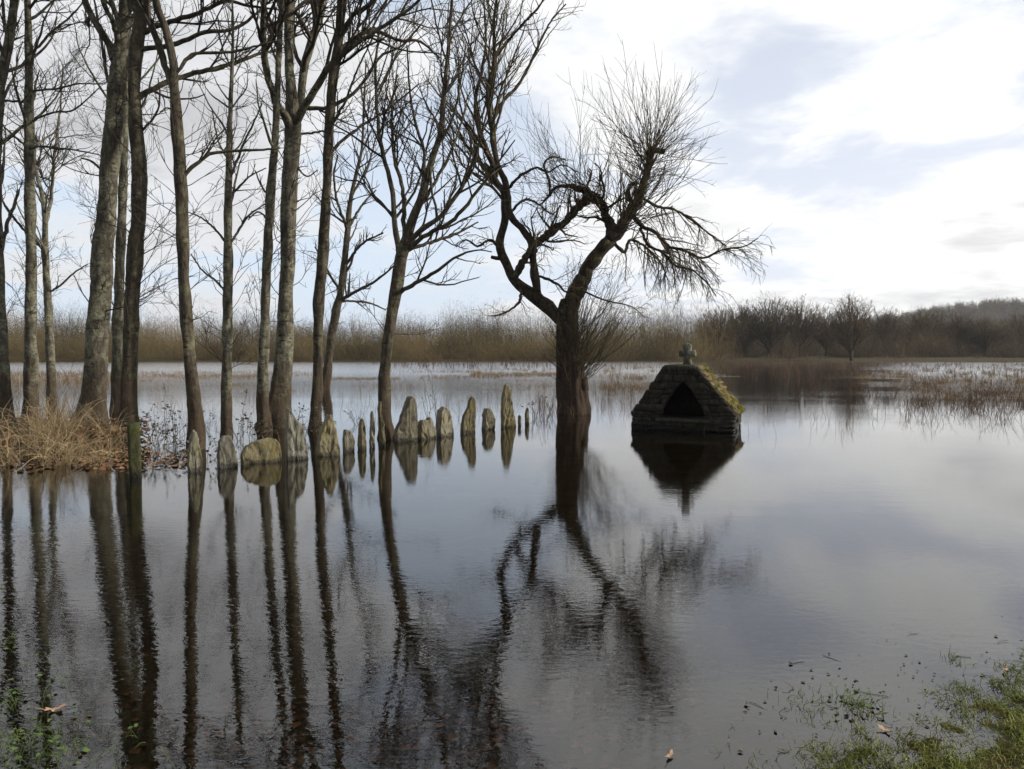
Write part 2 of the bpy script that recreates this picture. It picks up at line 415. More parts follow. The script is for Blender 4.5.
for a in ((430, 262, 20, -0.16, 1.7), (800, 120, 13, -0.15, 1.2), (300, 330, 16, -0.05, 2.0), (640, 110, 10, 0.14, 1.0), (980, 270, 14, 0.2, 1.3), (200, 60, 22, 0.16, 1.0), (560, 300, 8, 0.10, 1.5), (900, 40, 12, 0.10, 1.5)):
    cov = math_n(nt, 'ADD', cov, lobe(*a))
cov = math_n(nt, 'ADD', cov, math_n(nt, 'MULTIPLY', math_n(nt, 'SUBTRACT', n_fine, 0.5), 0.42))
cloud = maprange(nt, cov, 0.385, 0.575)
thick = maprange(nt, cov, 0.50, 0.85)
dsn = nt.nodes.new('ShaderNodeVectorMath'); dsn.operation = 'DOT_PRODUCT'
nt.links.new(dirn, dsn.inputs[0]); dsn.inputs[1].default_value = tuple(SUN)
near_sun = maprange(nt, dsn.outputs['Value'], -0.35, 0.62)
c_thin = mix(nt, near_sun, (6.6, 6.7, 6.9), (9.2, 9.2, 9.05))
c_thick = mix(nt, near_sun, (4.5, 4.55, 4.7), (6.3, 6.3, 6.35))
ccol = mix(nt, math_n(nt, 'MULTIPLY', thick, maprange(nt, n_fine, 0.35, 0.65, 0.25, 1.0)), c_thin, c_thick)
sk = nt.nodes.new('ShaderNodeVectorMath'); sk.operation = 'SCALE'; nt.links.new(sky.outputs[0], sk.inputs[0]); sk.inputs['Scale'].default_value = 1.0
haze_c = mix(nt, maprange(nt, sx.outputs['Z'], 0.0, 0.5, 0.9, 0.62), sk.outputs[0], mix(nt, near_sun, (5.9, 6.8, 8.0), (7.3, 7.45, 8.15)))
final = mix(nt, cloud, haze_c, ccol)
back = nt.nodes.new('ShaderNodeVectorMath'); back.operation = 'SCALE'; nt.links.new(final, back.inputs[0])
nt.links.new(maprange(nt, sx.outputs['Y'], -0.75, 0.25, 0.5, 1.0), back.inputs['Scale']); final = back.outputs[0]   # unseen sky behind the camera dimmed to weaken the fill light
nt.links.new(final, bg.inputs['Color']); bg.inputs['Strength'].default_value = 0.112
nt.links.new(bg.outputs[0], wout.inputs['Surface'])

vs = scene.view_settings
scene.display_settings.display_device = 'sRGB'
vs.view_transform = 'Standard'; vs.look = 'None'; vs.exposure = 0.22; vs.gamma = 1.0; vs.use_curve_mapping = False
scene.cycles.max_bounces = 8; scene.cycles.transparent_max_bounces = 12
scene.cycles.use_denoising = True
scene.cycles.sample_clamp_indirect = 6.0

# ------------------------------------------------------------------ ground sheet, water, hill
def sstep(x, a, b):
    t = np.clip((x - a) / (b - a), 0, 1); return t * t * (3 - 2 * t)

def fbm2(x, y, s, seed=0.0):
    r = 0
    for k, (f, a) in enumerate(((1, 1), (2.1, .5), (4.3, .25))):
        r = r + a * np.sin(x * s * f + 1.7 * np.sin(y * s * f * 0.8 + seed + k) + seed) * np.cos(y * s * f * 1.1 + 1.3 * np.sin(x * s * f * 0.7 + 2 * seed + k))
    return r

MOUND = (-8.6, 14.2)
def ground_z(x, y):
    x = np.asarray(x, float); y = np.asarray(y, float)
    z = -0.05 - 0.30 * sstep(y, 2.5, 12)
    z = z + 0.02 * fbm2(x, y, 1.3, 1.0)
    # bank at the photographer's feet, to the right
    s = (x - 1.66) * 0.544 - (y - 2.95) * 0.84 + 0.05 * fbm2(x, y, 4.0, 3.0)
    z = np.maximum(z, -0.075 + 0.073 * sstep(s, -1.1, -0.02) + 0.13 * sstep(s, -0.06, 1.0) + 0.006 * fbm2(x, y, 14.0, 1.5))
    z = np.where(y < 2.2, np.maximum(z, -0.10 + 0.20 * sstep(-y, -2.2, -0.6)), z)
    # reed mound on the left
    d = np.sqrt(((x + 9.8 + 0.5 * (y - MOUND[1])) / 2.8) ** 2 + ((y - MOUND[1]) / 4.0) ** 2) + 0.05 * fbm2(x, y, 1.1, 5.0)
    z = np.maximum(z, -0.35 + 0.42 * sstep(1.22 - d, 0.0, 0.5))
    # far bank
    e = y + 0.05 * np.abs(x) + 2.5 * fbm2(x, y * 0.2, 0.06, 2.0)
    z = np.maximum(z, -0.45 + 1.0 * sstep(e, 110, 122) + 3.0 * sstep(e, 125, 260))
    e2 = np.abs(x) - 0.0
    z = np.maximum(z, -0.45 + 1.2 * sstep(e2, 150, 175))
    e3 = -y
    z = np.maximum(z, -0.45 + 1.0 * sstep(e3, 3, 9))
    return z

def axis(lo, near_lo, near_hi, hi, step, g=1.25):
    v = list(np.arange(near_lo, near_hi + 1e-6, step))
    s = step; a = near_hi
    while a < hi: s *= g; a += s; v.append(a)
    s = step; a = near_lo; w = []
    while a > lo: s *= g; a -= s; w.append(a)
    return np.array(w[::-1] + v)

def sheet(xs, ys, fz):
    X, Y = np.meshgrid(xs, ys)
    Z = fz(X, Y)
    V = np.stack([X, Y, Z], -1).reshape(-1, 3)
    i = np.arange(len(xs) * len(ys)).reshape(len(ys), len(xs))
    q = np.stack([i[:-1, :-1], i[:-1, 1:], i[1:, 1:], i[1:, :-1]], -1).reshape(-1, 4)
    return V, q

def axis2(lo, segs, hi, g):
    v = []
    for a, b, st in segs: v += list(np.arange(a, b - 1e-6, st))
    v.append(segs[-1][1]); s = segs[-1][2]; a = v[-1]
    while a < hi: s *= g; a += s; v.append(a)
    s = segs[0][2]; a = v[0]; w = []
    while a > lo: s *= g; a -= s; w.append(a)
    return np.array(w[::-1] + v)
xs = axis2(-1700, [(-15, -5, .2), (-5, .6, .15), (.6, 3.6, .035), (3.6, 8, .15)], 1700, 1.14)
ys = axis2(-380, [(-2, 1.8, .15), (1.8, 4.6, .035), (4.6, 20, .2)], 2300, 1.12)
mb = MB(); V, q = sheet(xs, ys, ground_z); mb.add(V, quads=q)
tag(mb.build('ground', M['ground']), kind='structure')

mb = MB(); V, q = sheet(np.linspace(-190, 190, 40), np.linspace(-14, 135, 40), lambda X, Y: X * 0.0); mb.add(V, quads=q)
tag(mb.build('water', M['water']), kind='structure')

def hill_z(x, y):
    r = 34 * sstep(x, 120, 430) * np.exp(-((y - 640) / 170.0) ** 2) + 3.0 * fbm2(x, y, 0.012, 4.0) * sstep(x, 120, 300)
    edge = sstep(x, 110, 200) * sstep(-x, -1500, -1100) * sstep(y, 330, 420) * sstep(-y, -1000, -850)
    return -2 + r * edge + 4.0 * edge
mb = MB(); V, q = sheet(np.linspace(105, 1500, 90), np.linspace(330, 1000, 50), hill_z); mb.add(V, quads=q)
tag(mb.build('hill', M['hill']), kind='structure')

# ------------------------------------------------------------------ trees
def w2(pts, Y, dy_end=0.0, curve=1.0):
    """traced (px,py,width px) -> rows x,y,z,r ; depth drifts to Y+dy_end at the tip"""
    n = len(pts); out = []
    for i, p in enumerate(pts):
        t = (i / max(n - 1, 1)) ** curve
        yy = Y + dy_end * t
        w = at(p[0], p[1], yy)
        out.append([w[0], w[1], w[2], max(p[2], 0.4) * 0.5 * yy / F])
    return np.array(out)

GROVE = 'bare trees of the flooded grove on the left'
def make_tree(name, label, Y, trunk, limbs=(), mat='bark_grey', auto=10, auto_t=(0.35, 1.0), auto_len=(0.16, 0.34), dens=(2.7, 4.6, 4.2),
              up=0.06, flare=0.28, seed=0, cat='tree', lean=0.0, minr=0.0052, ang=(35, 70), group=GROVE, tl=1.0, sub=0.0):
    rng = np.random.default_rng(1000 + seed)
    tr = w2(trunk, Y, lean)
    tr = np.vstack([tr[0] + np.array([0, 0, -0.55 - 0.3 * (tr[0, 2] > 0), 0]), tr]) if True else tr
    base = np.array([tr[0, 0], tr[0, 1], 0.0])
    root = empty(name, base); tag(root, label, cat, group)
    H = np.linalg.norm(np.diff(tr[:, :3], axis=0), axis=1).sum()
    n = int(np.clip(H * 9, 40, 160))
    sp_ = spline(tr, n)
    rad = np.maximum(sp_[:, 3], 0.004)
    mb = MB(); trunk_tube(mb, sp_[:, :3] + rng.normal(size=(n, 3)) * rad[:, None] * 0.025, rad, S=24, lump=0.055, flare=flare, base_z=0.0, fl_h=.42, furrow=0.07)
    mb.build('trunk', M[mat], root, base)
    batches = []          # limbs as (P,R) with M points each
    K = 14
    for li, lb in enumerate(limbs):
        pts = np.array([p[:2] for p in lb], float)
        px_len = np.linalg.norm(np.diff(pts, axis=0), axis=1).sum()
        mL = px_len * Y / F
        # depth of the trunk at the fork
        dy0 = 0.0
        lw = w2(lb, Y + dy0, rng.uniform(-0.55, 0.55) * mL)
        dd = np.linalg.norm(sp_[:, :3] - lw[0, :3], axis=1); kk = int(np.argmin(dd))
        if dd[kk] < 0.45:
            kb = max(kk - int(np.ceil(1.3 * rad[kk] / (H / n))), 0)
            st = np.concatenate([sp_[kb, :3] * 0.75 + lw[0, :3] * 0.25, [lw[0, 3] * 1.15]])
            lw = np.vstack([st, lw[1:] if dd[kk] < rad[kk] * 0.7 else lw])
        s = spline(lw, 26)
        s[:, :3] += rng.normal(size=(26, 3)) * np.minimum(0.012, s[:, 3:4] * 0.2)
        rr_ = np.maximum(s[:, 3], minr)
        m2 = MB(); trunk_tube(m2, s[:, :3], rr_, S=8, lump=0.04)
        m2.build('limb', M[mat], root, base)
        s14 = spline(np.column_stack([s[:, :3], rr_]), K)
        batches.append((s14[:, :3][None], s14[:, 3][None]))
    # further limbs from the trunk
    tk = spline(np.column_stack([sp_[:, :3], rad]), 40)
    P0, R0 = tk[None, :, :3], tk[None, :, 3]
    aP, aR = spawn(P0, R0, k=auto, tmin=auto_t[0], tmax=auto_t[1], ang=ang, lr=auto_len, taper_len=0.55, rr=0.45, N=K, wig=0.10, up=up, minr=0.008, tipr=0.25, maxlen=5.5, rng=rng)
    for j in range(len(aP)):
        m2 = MB(); tubes(m2, aP[j:j + 1], aR[j:j + 1], 6); m2.build('limb', M[mat], root, base)
    batches.append((aP, aR))
    LP = np.concatenate([b[0] for b in batches]); LR = np.concatenate([b[1] for b in batches])
    crown = MB()
    tipP = P0[:, -14:, :]; tipR = R0[:, -14:]
    LP2 = np.concatenate([LP, tipP]); LR2 = np.concatenate([LR, tipR])
    bP, bR = spawn(LP2, LR2, dens=dens[0], tmin=0.12, ang=(25, 60), lr=(0.28 * tl, 0.6 * tl), taper_len=0.5, rr=0.55, N=8, wig=0.14, up=up * 0.9, minr=minr * 1.5, tipr=0.4, maxlen=2.6, minlen=0.25, rng=rng)
    # thin twigs straight off the trunk
    sP, sR = spawn(P0, R0, k=34, tmin=0.2, tmax=0.95, ang=(45, 85), lr=(0.04, 0.14), taper_len=0.2, rr=0.08, N=8, wig=0.16, up=0.05, minr=minr * 1.4, maxlen=1.9, rng=rng)
    bP = np.concatenate([bP, sP]); bR = np.concatenate([bR, sR])
    tubes(crown, bP, bR, 4)
    cP, cR = spawn(bP, bR, dens=dens[1], tmin=0.15, ang=(25, 60), lr=(0.35, 0.75), taper_len=0.5, rr=0.65, N=6, wig=0.16, up=up * 0.8, minr=minr * 1.1, tipr=0.5, maxlen=1.3, minlen=0.15, rng=rng)
    tubes(crown, cP, cR, 3)
    dP, dR = spawn(cP, cR, dens=dens[2], tmin=0.2, ang=(25, 60), lr=(0.35, 0.8), taper_len=0.4, rr=0.75, N=4, wig=0.16, up=up * 0.6, minr=minr * 0.85, tipr=0.6, maxlen=0.6, minlen=0.08, rng=rng)
    tubes(crown, dP, dR, 3)
    crown.build('crown', M['twig'], root, base)
    return root

make_tree('bare_tree', 'pale trunk cut by the left edge of the photo, rising from golden reeds', 17.5,
    [(6, 420, 11), (5, 380, 9.5), (2, 330, 9), (-1, 260, 8.5), (-4, 170, 9), (0, 90, 9), (9, 40, 8), (14, 0, 7), (16, -100, 5), (20, -200, 3)],
    [[(0, 250, 4), (8, 222, 3.5), (14, 205, 3), (19, 190, 2)], [(-3, 175, 4), (-15, 140, 4), (-25, 80, 3), (-30, 10, 2)], [(2, 80, 4), (8, 50, 3.5), (4, 20, 3), (2, -20, 2)]], seed=1, auto=12)
make_tree('bare_tree', 'slim straight grey trunk with level side branches in the reeds near the left edge', 17.9,
    [(31, 420, 13), (31, 369, 12), (31, 300, 10), (31, 240, 9.5), (29, 150, 9), (29, 80, 7.5), (28, 20, 6), (27, -60, 5), (26, -160, 3)],
    [[(34, 91, 2.2), (56, 89, 2), (78, 84, 1.6), (106, 84, 1)], [(36, 119, 2.2), (56, 112, 2), (75, 109, 1.6), (100, 87, 1)],
     [(35, 147, 2.4), (59, 148, 2), (80, 151, 1.6), (100, 155, 1.2)], [(33, 52, 2.6), (53, 31, 2.2), (75, 12, 1.6), (92, -12, 1.2)],
     [(26, 147, 2.5), (12, 134, 2), (3, 125, 1.4), (-8, 110, 1)], [(26, 103, 2.4), (10, 101, 2), (-6, 99, 1.2)], [(27, 234, 2.6), (12, 215, 2.2), (0, 197, 1.5), (-8, 180, 1)]],
    seed=2, auto=9, auto_len=(0.1, 0.22))
make_tree('bare_tree', 'thin pale tree forking into two slender stems, left of the thickest grey trunk', 27.0,
    [(52, 397, 8), (51, 372, 8), (48, 300, 7), (45, 250, 6), (45, 215, 5), (41, 190, 3.6), (35, 165, 3), (33, 120, 2.4), (28, 80, 1.5)],
    [[(45, 218, 4), (51, 200, 3.4), (54, 160, 2.8), (60, 110, 2), (63, 65, 1.2)], [(50, 292, 2), (62, 284, 2), (75, 272, 1.5), (88, 264, 1)]],
    seed=3, auto=8, auto_len=(0.12, 0.25), flare=0.2)
make_tree('bare_tree', 'thickest grey trunk on the left, leaning right, rising behind the reeds', 17.2,
    [(91, 424, 27), (94, 400, 23), (98, 330, 20), (103, 250, 18.5), (113, 140, 17), (119, 65, 16), (124, 25, 12), (125, 0, 11), (126, -100, 9), (124, -230, 5)],
    [[(116, 56, 8), (109, 45, 7), (97, 25, 6.5), (86, 0, 6), (78, -60, 4.5), (72, -130, 3)], [(123, 44, 5), (114, 24, 5), (103, 0, 4.5), (98, -70, 3)],
     [(101, 170, 2.4), (91, 161, 2.2), (81, 158, 1.6)], [(108, 80, 3), (104, 58, 3), (98, 20, 2.4), (92, -10, 1.6)]], seed=4, auto=10, auto_t=(0.55, 1.0))
make_tree('bare_tree', 'thin mottled trunk squeezed between two thicker ones left of the wooden post', 20.0,
    [(117, 414, 11), (117, 380, 10), (118, 321, 9.5), (121, 240, 8.5), (124, 156, 7.5), (126, 100, 6), (128, 40, 5), (127, -40, 4), (126, -120, 2.5)], [], seed=5, auto=9, auto_t=(0.55, 1.0))
make_tree('bare_tree', 'dark mottled trunk with long branches reaching right, directly behind the wooden post', 16.4,
    [(128, 424, 17), (129, 400, 14), (132, 304, 14), (138, 219, 14), (139, 169, 14), (135, 109, 12), (135, 62, 12), (140, 20, 12), (142, 0, 12), (146, -100, 9), (150, -230, 4)],
    [[(141, 95, 5.5), (166, 83, 5), (187, 75, 4.6), (225, 66, 4), (256, 55, 3), (278, 50, 2)], [(140, 50, 5), (175, 44, 4.6), (203, 33, 4), (231, 30, 3.4), (256, 14, 2.4), (275, -4, 1.6)],
     [(145, 31, 5), (175, 20, 4.6), (200, 12, 4), (225, 1, 3.5), (250, 6, 2.6), (280, 10, 1.6)], [(143, 130, 2.4), (157, 112, 2), (160, 95, 1.5), (158, 78, 1)]],
    mat='bark_brown', seed=6, auto=9, auto_t=(0.6, 1.0))
make_tree('bare_tree', 'mid-sized forked trunk with swollen foot, standing in water behind the leftmost stone', 12.3,
    [(195, 450, 16), (196, 420, 14), (191, 370, 12), (185, 300, 11), (183, 240, 11), (180, 170, 12), (176, 110, 10), (174, 84, 9), (173, 62, 8), (166, 31, 7), (156, 0, 6.5), (148, -70, 5), (140, -190, 3)],
    [[(172, 86, 7), (166, 66, 6.5), (159, 47, 6.5), (147, 6, 5.5), (140, -50, 4.5), (135, -130, 3)], [(179, 70, 3.5), (188, 58, 3.5), (200, 53, 3), (231, 52, 2.6), (256, 46, 2), (280, 40, 1.4)],
     [(186, 173, 4), (203, 159, 3.5), (219, 152, 3), (256, 150, 2.5), (280, 148, 1.6)], [(177, 110, 2), (168, 108, 1.6), (160, 112, 1)]],
    mat='bark_brown', seed=7, auto=8, auto_t=(0.62, 1.0), flare=0.12)
make_tree('bare_tree', 'slender tree tapering to a thin leader, behind the blunt second stone', 14.3,
    [(227, 438, 10), (227, 372, 9.5), (228, 288, 9), (228, 225, 8), (229, 156, 6), (231, 94, 4), (233, 37, 2.6), (232, -5, 1.6)],
    [[(224, 290, 2.4), (216, 281, 2.2), (203, 271, 1.8), (191, 254, 1.2)], [(224, 240, 2.6), (213, 227, 2.2), (200, 217, 1.6), (188, 212, 1)], [(232, 241, 2.8), (240, 228, 2.4), (247, 217, 2), (266, 203, 1.2)],
     [(231, 195, 2.4), (243, 183, 2), (250, 176, 1.6), (266, 168, 1)], [(231, 176, 2.8), (241, 150, 2.4), (252, 126, 1.9), (262, 104, 1.2)], [(228, 160, 2.2), (218, 140, 1.8), (212, 110, 1.2)]],
    seed=8, auto=9, auto_len=(0.12, 0.26), flare=0.3)
make_tree('bare_tree', 'narrow trunk close on the left of the thick forked tree, behind the broad boulder', 15.0,
    [(264, 436, 12), (263, 389, 11), (266, 288, 8.5), (268, 240, 9), (271, 190, 8.5), (275, 141, 7), (278, 78, 6), (280, 31, 5), (282, 0, 4.5), (284, -90, 3)],
    [[(269, 195, 2), (261, 185, 1.7), (255, 170, 1.2)], [(268, 210, 2), (258, 212, 1.6), (248, 220, 1)]], seed=9, auto=9, auto_t=(0.5, 1.0), auto_len=(0.1, 0.22))
make_tree('bare_tree', 'thick pale trunk splitting into four rising stems, behind the large triangular stone', 16.2,
    [(276, 426, 30), (279, 405, 23), (282, 382, 18), (285, 321, 15), (288, 240, 14.5), (290, 180, 15), (293, 131, 15), (292, 108, 13), (291, 90, 11), (289, 62, 9.5), (289, 0, 9), (290, -100, 7), (292, -240, 4)],
    [[(290, 122, 9), (284, 114, 8), (275, 100, 7), (267, 72, 6.5), (264, 37, 6), (264, 0, 5.5), (262, -90, 4), (258, -170, 2.5)], [(296, 114, 9), (300, 103, 8.5), (303, 78, 8), (308, 53, 8), (316, 28, 8), (323, 0, 7.5), (330, -90, 6), (335, -190, 3)],
     [(296, 118, 8), (303, 108, 7.5), (317, 87, 7), (328, 66, 6.5), (337, 60, 5), (356, 44, 4.6), (375, 32, 4), (400, 16, 3.4), (419, 0, 2.8), (440, -30, 2)],
     [(299, 109, 5), (308, 108, 4.5), (325, 108, 4), (344, 100, 3.5), (362, 84, 3), (381, 56, 2.5), (400, 47, 1.8), (425, 20, 1.2)], [(299, 135, 2.4), (312, 133, 2.2), (325, 131, 1.8), (345, 133, 1)],
     [(296, 150, 2), (306, 176, 1.6), (318, 170, 1)]],
    seed=10, auto=8, auto_t=(0.6, 1.0), flare=0.35)
make_tree('bare_tree', 'dark even trunk curving gently right, just right of the thick forked tree', 15.2,
    [(315, 436, 12), (318, 370, 9.5), (319, 300, 10), (323, 254, 11), (326, 200, 9), (329, 134, 9), (333, 78, 9.5), (338, 47, 9), (342, 0, 8.5), (348, -100, 6), (352, -220, 3.5)],
    [[(331, 146, 3.2), (350, 134, 3), (366, 123, 2.5), (388, 109, 2), (419, 84, 1.3)], [(340, 45, 5), (356, 37, 4.5), (375, 31, 4), (400, 41, 3), (419, 41, 2.5), (440, 58, 1.6)],
     [(341, 31, 5), (352, 17, 4.8), (362, 9, 4.5), (375, -2, 4), (420, -70, 2.5)], [(329, 118, 3), (344, 104, 2.6), (357, 70, 2), (372, 40, 1.4)]],
    mat='bark_brown', seed=11, auto=8, auto_t=(0.62, 1.0), flare=0.2)
make_tree('bare_tree', 'small distant leaning tree with a fan of fine branches, farther out in the water', 31.0,
    [(325, 391, 8.5), (330, 350, 8), (336, 311, 8), (342, 284, 7), (347, 237, 6), (350, 203, 4.5), (356, 175, 3.5), (362, 147, 2.6), (364, 103, 2), (366, 60, 1.2)],
    [[(347, 226, 3), (345, 222, 3), (337, 200, 2.5), (334, 175, 2), (338, 155, 1.4)], [(343, 299, 3.5), (362, 288, 3), (376, 281, 2.5), (396, 264, 1.6)], [(344, 301, 2.4), (369, 303, 2), (386, 310, 1.2)],
     [(346, 264, 3), (362, 244, 2.5), (383, 233, 1.6)], [(340, 286, 2.6), (328, 271, 2.2), (315, 247, 1.4)], [(349, 224, 2.6), (362, 205, 2.2), (376, 190, 1.5)], [(352, 195, 2.4), (368, 165, 2), (378, 130, 1.3)]],
    mat='bark_brown', seed=12, auto=9, auto_len=(0.15, 0.3), flare=0.3, dens=(2.0, 3.0, 2.2))
make_tree('bare_tree', 'dark right-leaning tree amid the stone row, wide crown of many rising stems', 13.8,
    [(386, 440, 14), (384, 400, 12), (386, 360, 10.5), (391, 321, 11), (399, 270, 12), (404, 247, 12), (410, 228, 9), (422, 194, 7.5), (433, 156, 6.5), (441, 131, 5.5), (444, 94, 4.5), (449, 40, 3.4), (452, 0, 2.5), (455, -60, 1.5)],
    [[(402, 254, 7), (397, 238, 6), (391, 187, 5), (382, 150, 4.2), (377, 109, 3.4), (376, 62, 2.6), (380, 25, 1.8)], [(406, 234, 5), (404, 205, 4.4), (402, 185, 4), (394, 156, 3.4), (392, 109, 2.6), (397, 75, 1.8)],
     [(424, 188, 4), (424, 153, 3.4), (416, 125, 3), (410, 91, 2.2), (407, 45, 1.5)], [(407, 240, 6), (419, 231, 5.5), (441, 216, 5), (463, 184, 4), (476, 153, 3), (485, 120, 2), (492, 90, 1.2)],
     [(408, 244, 5), (427, 235, 4.4), (454, 219, 4), (485, 181, 3), (500, 160, 2), (515, 140, 1.2)], [(403, 290, 4.5), (420, 281, 4), (437, 271, 3.4), (456, 257, 2.6), (476, 250, 1.6), (492, 252, 1)],
     [(409, 250, 4), (437, 240, 3.4), (456, 234, 2.6), (478, 222, 1.6)], [(437, 145, 3), (452, 120, 2.6), (460, 85, 2), (466, 45, 1.3)], [(416, 214, 4), (430, 190, 3.5), (447, 160, 3), (460, 128, 2.2), (468, 95, 1.4)]],
    mat='bark_brown', seed=13, auto=8, auto_t=(0.62, 1.0), dens=(3.4, 5.0, 4.2), flare=0.25)

# ---- the old pollarded willow
def make_willow():
    rng = np.random.default_rng(77)
    Y = 19.6
    tr = w2([(574, 414, 36), (573, 400, 33), (571, 380, 31), (569, 350, 27), (567, 325, 24), (567, 310, 22), (568, 300, 17)], Y)
    tr = np.vstack([tr[0] + np.array([0, 0, -0.6, 0.03]), tr])
    base = np.array([tr[0, 0], tr[0, 1], 0.0])
    root = empty('willow_tree', base)
    tag(root, 'gnarled old pollard willow with twisted limbs and fine wands, left of the stone shrine', 'tree')
    s = spline(tr, 70); mb = MB()
    trunk_tube(mb, s[:, :3], s[:, 3] * .87, S=56, lump=0.05, flare=0.05, fl_h=0.5, ridges=6, furrow=0.16)
    # burr on the right flank
    for (px, py, w) in ((585, 384, 9), (582, 372, 7), (579, 398, 9)):
        c = at(px - 2.5, py, Y - 0.1); r = w * 0.5 * Y / F * 1.5
        nu, nvv = 10, 7
        vs_ = []
        for a in range(nvv):
            th = math.pi * a / (nvv - 1)
            for b in range(nu):
                ph = 2 * math.pi * b / nu
                d = np.array([math.sin(th) * math.cos(ph), math.sin(th) * math.sin(ph), 1.5 * math.cos(th)])
                vs_.append(c + d * r * (1 + 0.3 * mnoise.noise(Vector(d * 2 + c))))
        qs = [[a * nu + b, a * nu + (b + 1) % nu, (a + 1) * nu + (b + 1) % nu, (a + 1) * nu + b] for a in range(nvv - 1) for b in range(nu)]
        mb.add(vs_, quads=qs)
    mb.build('trunk', M['bark_willow'], root, base)
    L = [  # traced limbs with depth drift in metres
        ([(568, 326, 17), (558, 315, 15), (548, 308, 14), (535, 296, 13), (522, 285, 12), (513, 277, 11), (505, 262, 9.5), (500, 246, 9), (505, 222, 8), (504, 197, 7.5), (496, 180, 7), (487, 152, 6), (477, 122, 5), (476, 97, 4), (482, 70, 3), (486, 40, 2.2), (484, 0, 1.4)], 0.5, 8),
        ([(540, 300, 10), (537, 285, 9.5), (533, 262, 9), (531, 241, 8), (519, 226, 7.5), (510, 216, 7.5), (507, 187, 6.5), (497, 162, 6), (491, 125, 5.5), (488, 94, 5), (494, 59, 4), (494, 20, 3), (500, -30, 2)], -0.6, 8),
        ([(515, 279, 8), (522, 264, 8), (531, 250, 8), (548, 234, 8), (566, 221, 8), (578, 208, 8), (588, 196, 9)], -0.5, 0),
        ([(566, 316, 20), (570, 308, 19), (579, 285, 17), (588, 268, 16), (597, 254, 15.5), (607, 243, 15), (617, 233, 13), (627, 217, 11.5), (637, 201, 10), (644, 182, 9), (650, 162, 8.5), (652, 148, 8)], -0.3, 6),
        ([(612, 238, 12), (610, 225, 11), (605, 212, 10), (598, 200, 10), (588, 193, 10), (576, 187, 6), (566, 186, 4), (555, 188, 3.5), (549, 196, 3), (540, 205, 2)], -0.5, 3),
        ([(492, 122, 4.5), (503, 102, 4), (519, 84, 3.6), (531, 62, 3), (541, 40, 2.6), (552, 20, 2), (566, 4, 1.4)], 0.8, 3),
        ([(494, 60, 3.4), (507, 42, 3), (522, 25, 2.5), (540, 5, 2), (552, -20, 1.4)], -0.9, 2),
        ([(649, 152, 6), (656, 150, 6), (663, 152, 6)], -0.1, 0),
        ([(634, 206, 5), (628, 196, 5), (630, 186, 4.4), (638, 183, 3.5)], -0.25, 0),
        ([(630, 212, 5), (642, 226, 4.4), (655, 232, 4), (668, 246, 3.4), (684, 250, 3), (703, 258, 2.4), (722, 250, 2), (745, 246, 1.4), (758, 238, 1)], -0.8, 0),
        ([(640, 228, 3.6), (648, 245, 3.2), (662, 252, 3), (676, 266, 2.4), (692, 270, 2), (708, 284, 1.6), (716, 296, 1)], -1.0, 0),
        ([(640, 196, 3.6), (656, 206, 3.2), (675, 210, 2.8), (694, 222, 2.4), (712, 236, 1.8), (726, 246, 1.2)], 0.8, 0),
        ([(612, 240, 4), (624, 252, 3.6), (630, 240, 3), (644, 246, 2.6), (660, 262, 2), (668, 280, 1.3)], 0.9, 0),
        ([(533, 275, 3.2), (545, 278, 3), (558, 284, 2.6), (566, 292, 2), (580, 290, 2), (604, 300, 1.6), (630, 306, 1.2), (646, 318, 0.8)], -0.8, 0),
        ([(521, 285, 3.4), (520, 300, 3), (510, 310, 2.4), (498, 315, 1.8), (488, 316, 1)], -0.5, 0),
        ([(550, 196, 3), (549, 180, 2.6), (544, 165, 2.4), (552, 157, 2), (566, 160, 1.4)], 0.3, 0),
        ([(507, 190, 3.4), (520, 176, 3), (536, 168, 2.6), (548, 172, 2), (562, 165, 1.4), (578, 172, 1)], -0.7, 0),
        ([(500, 248, 3.4), (490, 240, 3), (478, 246, 2.4), (466, 240, 1.8), (456, 247, 1)], 0.6, 0),
        ([(486, 150, 3), (474, 140, 2.6), (464, 118, 2.2), (458, 90, 1.6), (460, 60, 1)], 0.6, 0),
        ([(490, 96, 2.8), (478, 74, 2.4), (470, 46, 1.8), (462, 20, 1.2)], 0.5, 0),
        ([(508, 215, 3), (524, 200, 2.6), (538, 204, 2.2), (552, 214, 1.8), (560, 206, 1.2)], 0.9, 0),
    ]
    allP, allR = [], []
    for pts, dy, k in L:
        lw = w2(pts, Y, dy)
        s = spline(lw, 40); s[:, :3] += rng.normal(size=(40, 3)) * np.minimum(0.02, s[:, 3:4] * 0.16)
        r = np.maximum(s[:, 3], 0.008)
        s2 = spline(np.column_stack([s[:, :3], r]), 70)
        kn = 1 + 0.16 * np.array([mnoise.noise(Vector((q[0] * 3.1, q[1] * 3.1 + pts[0][0], q[2] * 3.1))) for q in s2[:, :3]])
        m2 = MB(); trunk_tube(m2, s2[:, :3], s2[:, 3] * kn * .88, S=18, lump=0.07, furrow=0.10)
        stb, str_ = spawn(s[None, :, :3], r[None], k=3 if r[0] > .04 else 1, tmin=.25, tmax=.95, ang=(35, 80), lr=(.02, .06), rr=.55, N=4, wig=.12, up=.03, minr=.01, maxlen=.4, minlen=.1, tipr=.7, rng=rng)
        tubes(m2, stb, str_, 6)
        m2.build('limb', M['bark_willow'], root, base)
        c = spline(np.column_stack([s[:, :3], r]), 16)
        allP.append(c[:, :3]); allR.append(c[:, 3])
    P = np.array(allP); Rr = np.array(allR)
    thin = [0, 1, 5, 6, 18, 19]; mess = [2, 4, 14, 15, 16, 17, 20, 13]; droop = [9, 10, 11, 12]
    crown = MB()
